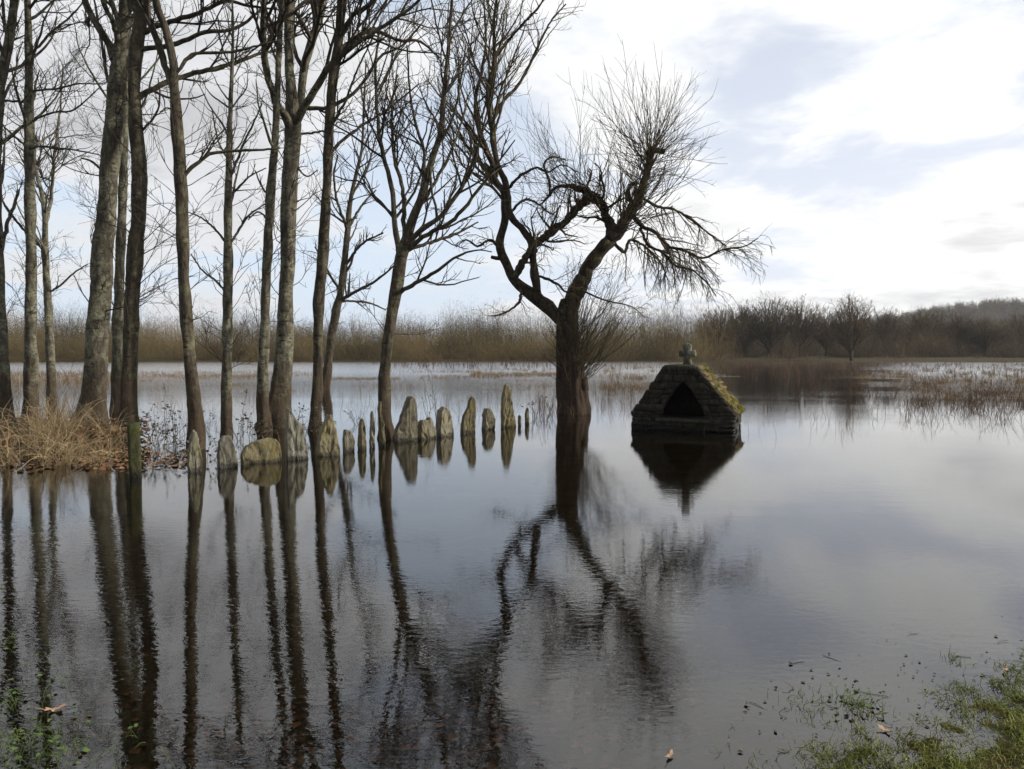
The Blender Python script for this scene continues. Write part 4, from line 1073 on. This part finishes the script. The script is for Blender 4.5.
# brambles and small shrubs with a few leaves
def shrub(name, label, cat, px, py, n, h, spread, leafn, stem_r=.004, lean=(0, 0, 0), seed=0, lsize=(.03, .06), group=None):
    rng = np.random.default_rng(500 + seed)
    g = ground(px, py); root = empty(name, g); tag(root, label, cat, group)
    b = np.zeros((n, 3)); b[:, 0] = g[0] + rng.normal(size=n) * spread * .16; b[:, 1] = g[1] + rng.normal(size=n) * spread * .16
    b[:, 2] = -0.05
    mb = MB()
    d = norm(np.column_stack([rng.normal(size=n) * spread, rng.normal(size=n) * spread, np.ones(n)]) + np.array(lean))
    N = 9; P = np.zeros((n, N, 3)); P[:, 0] = b; ln = h * rng.uniform(.55, 1.1, n)
    for k in range(1, N):
        d = norm(d + rng.normal(size=(n, 3)) * .13 + np.array([0, 0, -0.06]))
        P[:, k] = P[:, k - 1] + d * (ln / (N - 1))[:, None]
    Rr = np.full((n, N), stem_r) * np.linspace(1, .5, N)
    tubes(mb, P, Rr, 4)
    c, cr = spawn(P, Rr, dens=3.5, tmin=.25, ang=(30, 70), lr=(.2, .5), rr=.75, N=5, wig=.15, up=.03, minr=.0025, maxlen=.5, rng=rng)
    tubes(mb, c, cr, 3)
    mb.build('stem', M['twig'], root, g)
    if leafn:
        allp = np.concatenate([P[:, 3:].reshape(-1, 3), c[:, 2:].reshape(-1, 3)])
        q = allp[rng.choice(len(allp), leafn)] + rng.normal(size=(leafn, 3)) * .02
        q = q[q[:, 2] > .03]
        lb = MB(); leaves(lb, q, rng.uniform(lsize[0], lsize[1], len(q)), rng, .3)
        lb.build('foliage', M['bramble_leaf'], root, g)
    return root
shrub('bramble', 'thin bramble tangle with sparse dark leaves, just right of the wooden post', 'bramble', 158, 448, 15, .85, .45, 130, lean=(.15, 0, 0), seed=1)
shrub('bramble', 'low leggy bramble between the leftmost stone and the swollen trunk', 'bramble', 176, 440, 12, 1.0, .5, 110, seed=2)
shrub('bramble', 'brown-leaved bramble trailing at the waterline left of the leftmost stone', 'bramble', 168, 462, 9, .55, .9, 90, lean=(.3, 0, 0), seed=3)
shrub('sapling', 'wispy sapling with a few leaves between the blunt second stone and the broad boulder', 'sapling', 240, 441, 9, .95, .28, 70, seed=4)
shrub('sapling', 'small leafy sprig growing behind the broad boulder', 'sapling', 258, 440, 8, .65, .5, 80, seed=5)
shrub('bramble', 'leafy brown sprig clinging behind the large triangular stone', 'bramble', 299, 440, 9, .75, .45, 110, seed=6)
shrub('bramble', 'small leaf sprig beside the foot of the dark even trunk', 'bramble', 313, 436, 5, .65, .3, 45, seed=7)
shrub('bramble', 'pale twiggy tangle right of the leftmost stone, touching the blunt second stone', 'bramble', 211, 462, 10, .45, .8, 60, seed=8)
shrub('sapling', 'thin upright sapling rising behind the low square yellowish stone', 'sapling', 428, 425, 5, 1.0, .12, 8, seed=9)
shrub('sapling', 'spindly leafless sapling behind the rounded shield-shaped stone', 'sapling', 437, 421, 4, 1.7, .10, 0, seed=10)
shrub('sapling', 'faint twig cluster behind the slim finger stones', 'sapling', 358, 425, 6, .55, .4, 16, seed=11)
shrub('sapling', 'reddish twiggy sprig beside the far right end of the stone row', 'sapling', 537, 418, 8, .8, .4, 20, seed=12)
shrub('sapling', 'dry twiggy sprig against the left side of the gnarled willow trunk', 'sapling', 551, 412, 8, .9, .3, 16, seed=13)
shrub('sapling', 'thin leafless whips rising between the reeds and the thickest left trunk', 'sapling', 76, 432, 8, 1.6, .35, 0, seed=14)

# ------------------------------------------------------------------ marsh beyond
def field(name, label, mat, parts, seed, cat='reeds', side=0):
    rng = np.random.default_rng(seed); mb = MB()
    for (n, x0, x1, y0, y1, h0, h1, r, bend, clump) in parts:
        p = px_field(n, x0, x1, y0, y1, rng)
        if clump:
            k = max(n // clump, 2); cc = p[rng.choice(n, k, replace=False)]
            j = np.argmin(((p[:, None, :2] - cc[None, :, :2]) ** 2).sum(-1), axis=1)
            p = p + (cc[j] - p) * rng.uniform(.3, .97, n)[:, None]
        p[:, 2] = np.maximum(ground_z(p[:, 0], p[:, 1]), 0)
        BP = blades(mb, p, rng.uniform(h0, h1, n), rng.uniform(.6, 1.2, n) * r, rng, bend, 5, .35, .08, zsink=.1)
        if side:
            c, cr = spawn(BP, np.full(BP.shape[:2], r * .8), k=side, tmin=.4, ang=(20, 70), lr=(.2, .45), rr=.8, N=4, wig=.15, up=.02, minr=r * .45, maxlen=.4, minlen=.05, rng=rng)
            tubes(mb, c, cr, 3)
    tag(mb.build(name, M[mat]), label, cat, kind='stuff')

field('marsh_grass', 'flattened tawny grass mats lying on the water beyond the grove', 'marsh', [
    (2400, -60, 330, 371.5, 377, .06, .22, .014, 1.0, 0), (1500, -60, 110, 372, 385, .12, .45, .013, 1.0, 0), (500, 100, 260, 376, 379.5, .1, .3, .012, 1, 0),
    (900, 470, 560, 373.5, 377, .1, .3, .014, 1, 0), (300, 420, 500, 376, 379, .08, .2, .012, 1, 0), (350, 600, 650, 384, 391, .08, .25, .010, 1, 0), (300, 590, 690, 374, 378, .1, .3, .012, 1, 0), (500, 330, 400, 378, 380, .05, .15, .010, 1, 0), (700, 120, 560, 379, 392, .05, .22, .008, 1.1, 60), (500, 340, 560, 369, 373, .1, .3, .014, 1, 60), (600, 590, 700, 366, 380, .1, .35, .012, 1, 50), (1800, 860, 1080, 372, 384, .08, .35, .010, 1.1, 70), (900, 900, 1080, 384, 402, .06, .3, .007, 1.1, 60),
    ], 31, 'grass')
field('reed_bed', 'brown reed bed along the far shore below the dark wood on the right', 'reed', [
    (2000, 690, 1090, 359, 361.5, .3, .9, .024, .6, 40), (1300, 740, 1090, 361, 366, .25, .6, .016, .7, 60), (1500, 820, 1090, 365.5, 375, .15, .5, .010, .9, 60), (700, 690, 860, 363, 366, .15, .4, .016, .7, 0), (300, -80, 690, 360, 363.0, .15, .4, .02, .5, 25)], 32)
field('dead_stems', 'scattered dark dead weed stems poking out of the open water', 'reed_dark', [
    (260, 370, 560, 362.5, 369, .4, 1.0, .03, .3, 3), (160, 560, 700, 362, 370, .3, .8, .025, .3, 3), (1100, 880, 1060, 376, 410, .1, .45, .006, 1.2, 24), (420, 780, 1060, 374, 396, .1, .4, .007, 1.1, 12), (200, 730, 900, 366, 384, .2, .55, .011, .6, 5),
    (260, 690, 1060, 366, 380, .3, .9, .016, .4, 3), (160, 760, 1040, 385, 425, .15, .5, .005, .5, 4), (60, 600, 760, 372, 390, .2, .5, .009, .5, 3), (260, 900, 1050, 398, 420, .15, .5, .0045, .8, 9)], 33, side=2)
field('flooded_grass', 'thin pale grass stems standing in the water behind the stones', 'reed', [
    (420, 330, 570, 380, 424, .2, .55, .0032, .4, 4), (260, 590, 640, 380, 412, .2, .6, .0035, .5, 5), (240, 140, 330, 386, 440, .2, .6, .003, .4, 5), (160, 0, 140, 385, 410, .3, .8, .0045, .4, 6), (160, 530, 580, 400, 420, .2, .55, .004, .5, 9), (50, 700, 860, 390, 440, .15, .4, .003, .4, 2)], 34)

# ------------------------------------------------------------------ far scrub, wood and trees
def bush_strokes(rng, n, h, w, N=5):
    """stems fanning from a narrow foot to points spread through a dome"""
    az = rng.random(n) * 2 * np.pi; q = rng.random(n) ** 0.5
    el = np.arccos(rng.random(n) ** 1.15)                     # 0 = straight up
    rho = 0.62 + 0.38 * rng.random(n) ** 0.6
    lob = 1 + 0.16 * np.sin(az * 3 + rng.random() * 6) + 0.12 * np.sin(el * 5 + az * 2)
    rho = np.where(rng.random(n) < .6, 0.85 + .15 * rng.random(n), rho)
    tip = np.column_stack([np.sin(el) * np.cos(az) * w * .5, np.sin(el) * np.sin(az) * w * .5, (0.12 + 0.88 * np.cos(el)) * h]) * (rho * lob)[:, None]
    foot = np.column_stack([tip[:, 0] * .25, tip[:, 1] * .25, np.zeros(n)]) + rng.normal(size=(n, 3)) * np.array([w * .05, w * .05, 0])
    ctrl = foot * .35 + tip * .65; ctrl[:, 2] = tip[:, 2] * rng.uniform(.3, .7, n); ctrl[:, :2] *= rng.uniform(.5, 1.2, n)[:, None]
    t = np.linspace(0, 1, N)[None, :, None]
    return foot[:, None] * (1 - t) ** 2 + ctrl[:, None] * 2 * t * (1 - t) + tip[:, None] * t ** 2

def dome_twigs(rng, n, h, w, ln, low=.1):
    """short twigs all over and just inside a lumpy dome; returns (n,2,3)"""
    az = rng.random(n) * 2 * np.pi; el = np.arccos(rng.uniform(low - .05, 1, n)); ph = rng.random(4) * 6.28
    lob = 1 + .12 * np.sin(az * 2 + ph[0]) + .10 * np.sin(az * 3 + el * 4 + ph[1]) + .08 * np.sin(el * 7 + az * 5 + ph[2])
    rho = (1 - 0.45 * rng.random(n) ** 1.6) * lob
    nrm = np.column_stack([np.sin(el) * np.cos(az), np.sin(el) * np.sin(az), np.cos(el)])
    p = nrm * np.array([w * .5, w * .5, h]) * rho[:, None]
    d = norm(nrm * .6 + rng.normal(size=(n, 3)) * .55 + np.array([0, 0, .45])) * (ln * rng.uniform(.5, 1.3, n))[:, None]
    return np.stack([p - d * .7, p + d * .3], 1)

def scatter_bushes(name, label, mat, spots, seed, n=110, r=.05, cat='bushes', kk=3, nd=500):
    rng = np.random.default_rng(seed); mb = MB(); Ps = []; Rs = []
    for (x, y, h, w) in spots:
        P = bush_strokes(rng, n, h, w) + np.array([x, y, float(ground_z(x, y)) - .2])
        rad = (r * rng.uniform(.6, 1.3, n))[:, None] * np.linspace(1, .25, P.shape[1])[None]
        Ps.append(P); Rs.append(rad)
        c, cr = spawn(P, rad, k=kk, tmin=.3, ang=(15, 60), lr=(.14, .32), rr=.6, N=3, wig=.12, up=.08, minr=r * .38, maxlen=2.2, rng=rng)
        Ps2.append(c); Rs2.append(cr)
        D = dome_twigs(rng, nd, h, w, .75) + np.array([x, y, float(ground_z(x, y)) - .2])
        Ds.append(D); Dr.append((r * .42 * rng.uniform(.6, 1.3, nd))[:, None] * np.array([[1, .5]]))
    tubes(mb, np.concatenate(Ps), np.concatenate(Rs), 3)
    tubes(mb, np.concatenate(Ps2), np.concatenate(Rs2), 3)
    tubes(mb, np.concatenate(Ds), np.concatenate(Dr), 3)
    Ps2.clear(); Rs2.clear(); Ds.clear(); Dr.clear()
    tag(mb.build(name, M[mat]), label, cat, kind='stuff')
Ps2, Rs2, Ds, Dr = [], [], [], []
rng = np.random.default_rng(41)
spots = []
for row, (Y0, Y1, h0, h1, cnt) in enumerate(((113, 120, 2.2, 5.0, 62), (120, 134, 4.4, 7.2, 85), (134, 156, 6.4, 9.6, 100))):
    for k in range(cnt):
        px = -120 + 830 * (k + rng.random()) / cnt; Y = rng.uniform(Y0, Y1)
        x = (px - CX) / F * Y
        hm = 1.0 + 0.10 * math.sin(px * .03) + 0.08 * math.sin(px * .011 + 1) + 0.0004 * max(px - 330, 0)
        Yb = Y - 0.05 * abs(x)
        spots.append((x, Yb, rng.uniform(h0, h1) * hm, rng.uniform(6, 12)))
scatter_bushes('willow_scrub', 'olive-brown band of leafless willow scrub along the far shore behind the grove', 'scrub', spots, 42, 50, .028, kk=3, nd=1000)
spots = []
for k in range(110):
    px = 700 + 420 * rng.random(); Y = rng.uniform(124, 165); x = (px - CX) / F * Y
    spots.append((x, Y - 0.05 * x, rng.uniform(3.0, 6.0), rng.uniform(5, 8)))
for k in range(110):
    px = 700 + 420 * rng.random(); Y = rng.uniform(165, 230); x = (px - CX) / F * Y
    spots.append((x, Y, rng.uniform(6.0, 9.5), rng.uniform(6, 10)))
scatter_bushes('far_wood', 'dark brown leafless wood massed along the far shore on the right', 'wood_far', spots, 43, 50, .032, 'wood', 3, 520)
spots_l = []
for k in range(90):
    px = -100 + 820 * rng.random(); Y = rng.uniform(170, 240); x = (px - CX) / F * Y
    spots_l.append((x, Y, rng.uniform(7.0, 10.0) * (0.85 + 0.3 * (px > 330)), rng.uniform(5, 9)))
scatter_bushes('distant_treetops', 'hazy grey-brown treetops showing just above the scrub band', 'wood_far', spots_l, 44, 50, .034, 'wood', 3, 500)
# wooded hill
rng = np.random.default_rng(45); mb = MB(); Pl = []; Rl = []
for k in range(900):
    x = rng.uniform(150, 700); y = rng.uniform(430, 660)
    z = float(hill_z(np.array(x), np.array(y)))
    P = bush_strokes(rng, 34, rng.uniform(6, 11), rng.uniform(7, 12), N=3) + np.array([x, y, z - .5])
    D = dome_twigs(rng, 110, 8, 9, 2.2) + np.array([x, y, z - .5])
    Ds.append(D); Dr.append(np.full((110, 1), .10) * np.array([[1, .5]]))
    Pl.append(P); Rl.append((.12 * rng.uniform(.6, 1.3, 34))[:, None] * np.linspace(1, .3, 3)[None])
tubes(mb, np.concatenate(Pl), np.concatenate(Rl), 3)
tubes(mb, np.concatenate(Ds), np.concatenate(Dr), 3)
tag(mb.build('hill_woodland', M['wood_far']), 'pale misty woodland covering the low hill at the right edge', 'wood', kind='stuff')

def far_tree(label, px, Y, top_py, wpx, seed, lean=0, tw=.022, mat='wood_far', dense=1.0, nl=54, low=.14):
    rng = np.random.default_rng(700 + seed)
    x = (px - CX) / F * Y; z0 = max(float(ground_z(x, Y)), -0.1)
    H = at(px, top_py, Y)[2] - z0; W = wpx * Y / F * .5
    base = np.array([x, Y, z0]); root = empty('bare_tree', base); tag(root, label, 'tree', 'leafless trees of the far shore on the right')
    t = np.array([[x, Y, z0 - .3, .17 + H * .012], [x + .02 * H * rng.normal(), Y, z0 + H * .3, .15 + H * .008], [x + .03 * H * rng.normal() + lean, Y, z0 + H * .62, .11], [x + lean * 1.4 + .03 * H * rng.normal(), Y, z0 + H * .93, .03]])
    s = spline(t, 26); mb = MB(); trunk_tube(mb, s[:, :3], s[:, 3], S=8, lump=.06)
    mb.build('trunk', M['bark_far'], root, base)
    P0, R0 = s[None, :, :3], s[None, :, 3]
    crown = MB()
    n = int(95 * dense)
    az = rng.random(n) * 6.283; el = np.arccos(rng.uniform(-.25, 1, n)); rho = 0.45 + 0.55 * rng.random(n) ** .5
    lob = 1 + .13 * np.sin(az * 3 + seed) + .10 * np.sin(el * 6 + az * 2 + seed)
    ext = np.column_stack([np.sin(el) * np.cos(az) * W, np.sin(el) * np.sin(az) * W, np.cos(el) * H * .46]) * (rho * lob)[:, None]
    tip = np.array([x + lean, Y, z0 + H * .54]) + ext
    fz = np.clip((tip[:, 2] - z0) / H * rng.uniform(.3, .75, n), low, .85)
    ki = np.clip((fz * 25).astype(int), 2, 24); foot = s[ki, :3]
    ctrl = foot * .4 + tip * .6; ctrl[:, 2] = foot[:, 2] + (tip[:, 2] - foot[:, 2]) * rng.uniform(.3, .6, n)
    t = np.linspace(0, 1, 9)[None, :, None]
    aP = foot[:, None] * (1 - t) ** 2 + ctrl[:, None] * 2 * t * (1 - t) + tip[:, None] * t ** 2
    aP[:, 1:] += rng.normal(size=aP[:, 1:].shape) * .06
    aR = (s[ki, 3] * .42)[:, None] * np.linspace(1, .2, 9)[None]; aR = np.maximum(aR, .018)
    tubes(crown, aP, aR, 4)
    bP, bR = spawn(aP, aR, k=9, tmin=.25, ang=(20, 60), lr=(.2, .42), rr=.6, N=5, wig=.14, up=.06, minr=tw, maxlen=2.4, minlen=.5, rng=rng); tubes(crown, bP, bR, 3)
    cP, cR = spawn(bP, bR, k=4, tmin=.15, ang=(20, 60), lr=(.3, .7), rr=.7, N=3, wig=.12, up=.05, minr=tw * .7, maxlen=1.2, minlen=.3, rng=rng); tubes(crown, cP, cR, 3)
    nd = int(1500 * dense)
    D = dome_twigs(rng, nd, H * .48, W * 2.0, .8, -.5) + np.array([x + lean, Y, z0 + H * .52])
    tubes(crown, D, (tw * .75 * rng.uniform(.6, 1.2, nd))[:, None] * np.array([[1, .5]]), 3)
    crown.build('crown', M[mat], root, base)
FT = [('dark rounded bare tree at the left end of the dark far wood', 720, 126, 306, 58, .8),
      ('broad domed bare tree, highest crown of the dark far clump right of the shrine', 768, 130, 295, 66, 1),
      ('bare tree with a rounded crown close on the right of the highest domed one', 800, 132, 299, 52, 1),
      ('bare tree between the left end tree and the highest domed tree of the far wood', 744, 134, 301, 46, 1),
      ('lone bare tree standing forward of the far wood, foot in the reed bed', 851, 112, 296, 46, .9),
      ('small thin bare tree just left of the lone forward tree of the far shore', 826, 135, 311, 34, .9),
      ('feathery bare tree right of the lone forward tree, its crown just above the wood', 886, 138, 309, 40, .9),
      ('wide-crowned bare tree in the middle of the wood between lone tree and hill', 924, 140, 307, 54, 1),
      ('narrow bare tree standing in the far wood beneath the top of the hill', 958, 137, 314, 36, .9),
      ('spreading bare tree with leaning boughs in the far wood near the right edge', 985, 133, 316, 46, .9),
      ('bare tree of the far wood cut by the right edge of the photo', 1020, 136, 312, 46, .9)]
for i, (lb, px, Y, ty, w, dn) in enumerate(FT):
    far_tree(lb, px, Y, ty, w, i, dense=dn * 1.25, low=.12 if i != 4 else .2)

# ------------------------------------------------------------------ near shore
rng = np.random.default_rng(51)
mb = MB(); n = 60000
X = rng.uniform(1.0, 3.6, n); Yv = rng.uniform(2.0, 4.2, n); Z = ground_z(X, Yv)
dn = fbm2(X, Yv, 2.6, 8.0)
k = (Z > -0.012 + 0.022 * rng.random(n)) & (dn > -1.3 + 0.9 * rng.random(n))
p = np.column_stack([X, Yv, Z])[k]
blades(mb, p, rng.uniform(.02, .062, len(p)), rng.uniform(.0012, .0026, len(p)), rng, 1.8, 5, 1.0, .25, zsink=.01)
for (px, py, s, n) in ((810, 712, .10, 70), (965, 690, .05, 60), (858, 708, .07, 70), (864, 735, .05, 60), (970, 715, .08, 110), (835, 764, .08, 60), (880, 764, .08, 70), (780, 764, .10, 16), (750, 757, .12, 12), (955, 660, .05, 30)):
    g = ground(px, py); q = np.column_stack([g[0] + rng.normal(size=n) * s * .6, g[1] + rng.normal(size=n) * s, np.zeros(n)])
    blades(mb, q, rng.uniform(.02, .06, n), rng.uniform(.0011, .002, n), rng, 1.3, 5, .9, .2, zsink=.02)
tag(mb.build('grass', M['grass']), 'short mossy green grass on the near bank in the lower right corner', 'grass', kind='stuff')

mb = MB(); mbl = MB()
for (px, py, s, n, l) in ((8, 755, .12, 150, 60), (25, 740, .10, 80, 24), (3, 705, .08, 50, 20), (-2, 645, .06, 26, 14), (-6, 590, .04, 14, 10), (50, 762, .12, 50, 10), (95, 760, .10, 22, 3), (858, 705, .07, 40, 60), (150, 760, .14, 20, 2), (20, 670, .12, 26, 12), (50, 690, .1, 12, 6)):
    g = ground(px, py); q = np.column_stack([g[0] + rng.normal(size=n) * s, g[1] + rng.normal(size=n) * s, np.full(n, -.01)])
    P = blades(mb, q, rng.uniform(.03, .11, n), rng.uniform(.001, .0018, n), rng, 1.3, 6, .8, .2, zsink=.03)
    tp = P[rng.integers(0, n, l), -1]; leaves(mbl, tp, rng.uniform(.012, .03, l), rng, .7)
mb.v += mbl.v; mb.q += [q + mb.n for q in mbl.q]; mb.n += mbl.n
tag(mb.build('water_weed', M['weed']), 'fresh green weed shoots rising from the shallows at the lower left corner', 'weed', kind='stuff')

mb = MB(); n = 280
px = 1024 - 300 * rng.random(n) ** 1.3; py = 690 + rng.normal(size=n) * 28 - (px - 900) * .12
p = np.array([ground(a, b) for a, b in zip(px, np.clip(py, 590, 800))]); p[:, 2] = np.maximum(ground_z(p[:, 0], p[:, 1]), 0) + .003
leaves(mb, p, .004 + .02 * rng.random(n) ** 2.2, rng, .85)
m2 = MB()
n2 = 12; p = p[rng.integers(0, n, n2)]; P = np.zeros((n2, 4, 3)); P[:, 0] = p; az = rng.random(n2) * 6.28
for k in range(1, 4):
    az = az + rng.normal(size=n2) * .25; P[:, k] = P[:, k - 1] + np.column_stack([np.cos(az), np.sin(az), rng.normal(size=n2) * .06]) * rng.uniform(.015, .06, n2)[:, None]
tubes(mb, P, np.full((n2, 4), .0012), 4)
tag(mb.build('floating_debris', M['debris']), 'specks of dark plant debris floating along the near right shore', 'debris', kind='stuff')

mb = MB(); n = 420
px = rng.uniform(40, 620, n); py = rng.uniform(680, 800, n)
p = np.array([ground(a, b) for a, b in zip(px, py)]); p[:, 2] = ground_z(p[:, 0], p[:, 1]) + .004
leaves(mb, p, rng.uniform(.03, .065, n), rng, .97)
tag(mb.build('sunken_leaves', M['litter']), 'brown leaves lying on the bed under the shallow foreground water', 'leaves', kind='stuff')

def fallen_leaf(label, px, py, size, rz):
    g = ground(px, py); mb = MB()
    # lobed oak-like outline with a curled blade
    n = 26; V = [[0, 0, .006]]
    for k in range(n):
        a = 2 * math.pi * k / n
        r = size * .5 * (.62 + .22 * math.cos(a * 2) + .14 * math.cos(a * 7))
        V.append([math.cos(a) * r * 1.15, math.sin(a) * r * .8, .006 + .18 * size * math.cos(a) ** 2 * (1 if math.cos(a) > 0 else .5) + .04 * size * math.sin(a * 5)])
    mb.add(V, tris=[[0, 1 + k, 1 + (k + 1) % n] for k in range(n)])
    st = np.array([[[-.45 * size, 0, .01], [-.7 * size, .02 * size, .016], [-.9 * size, .08 * size, .02]]])
    tubes(mb, st, np.full((1, 3), .0016), 4)
    o = mb.build('fallen_leaf', M['leaf_pale'], None); o.location = (g[0], g[1], .002); o.rotation_euler = (0, 0, rz)
    tag(o, label, 'leaf', 'single dead leaves afloat near the shore')
fallen_leaf('tan dead leaf floating beside the green weed in the lower left', 55, 711, .085, .3)
fallen_leaf('pale dead leaf floating in the shallows near the lower right grass tufts', 884, 731, .06, 2.2)
fallen_leaf('small brown leaf floating at the bottom edge right of the middle', 670, 757, .05, 1.0)
fallen_leaf('tan leaf lying among debris at the right edge of the near shore', 1005, 672, .055, 4.0)

# ------------------------------------------------------------------ thin winter haze
mb = MB()
x0, x1, y0, y1, zz0, zz1 = -2400, 2400, -900, 3200, -4.0, 62.0
mb.add([(x0, y0, zz0), (x1, y0, zz0), (x1, y1, zz0), (x0, y1, zz0), (x0, y0, zz1), (x1, y0, zz1), (x1, y1, zz1), (x0, y1, zz1)],
       quads=[[0, 3, 2, 1], [4, 5, 6, 7], [0, 1, 5, 4], [1, 2, 6, 5], [2, 3, 7, 6], [3, 0, 4, 7]])
hm = bpy.data.materials.new('haze'); hm.use_nodes = True
hn = hm.node_tree; hn.nodes.clear()
ho = hn.nodes.new('ShaderNodeOutputMaterial'); hv = hn.nodes.new('ShaderNodeVolumePrincipled')
hv.inputs['Color'].default_value = (0.9, 0.93, 1.0, 1); hv.inputs['Density'].default_value = 0.00022; hv.inputs['Anisotropy'].default_value = 0.2
hn.links.new(hv.outputs[0], ho.inputs['Volume'])
tag(mb.build('haze', hm, smooth=False), 'thin pale winter haze over the flooded meadow', 'haze', kind='stuff')
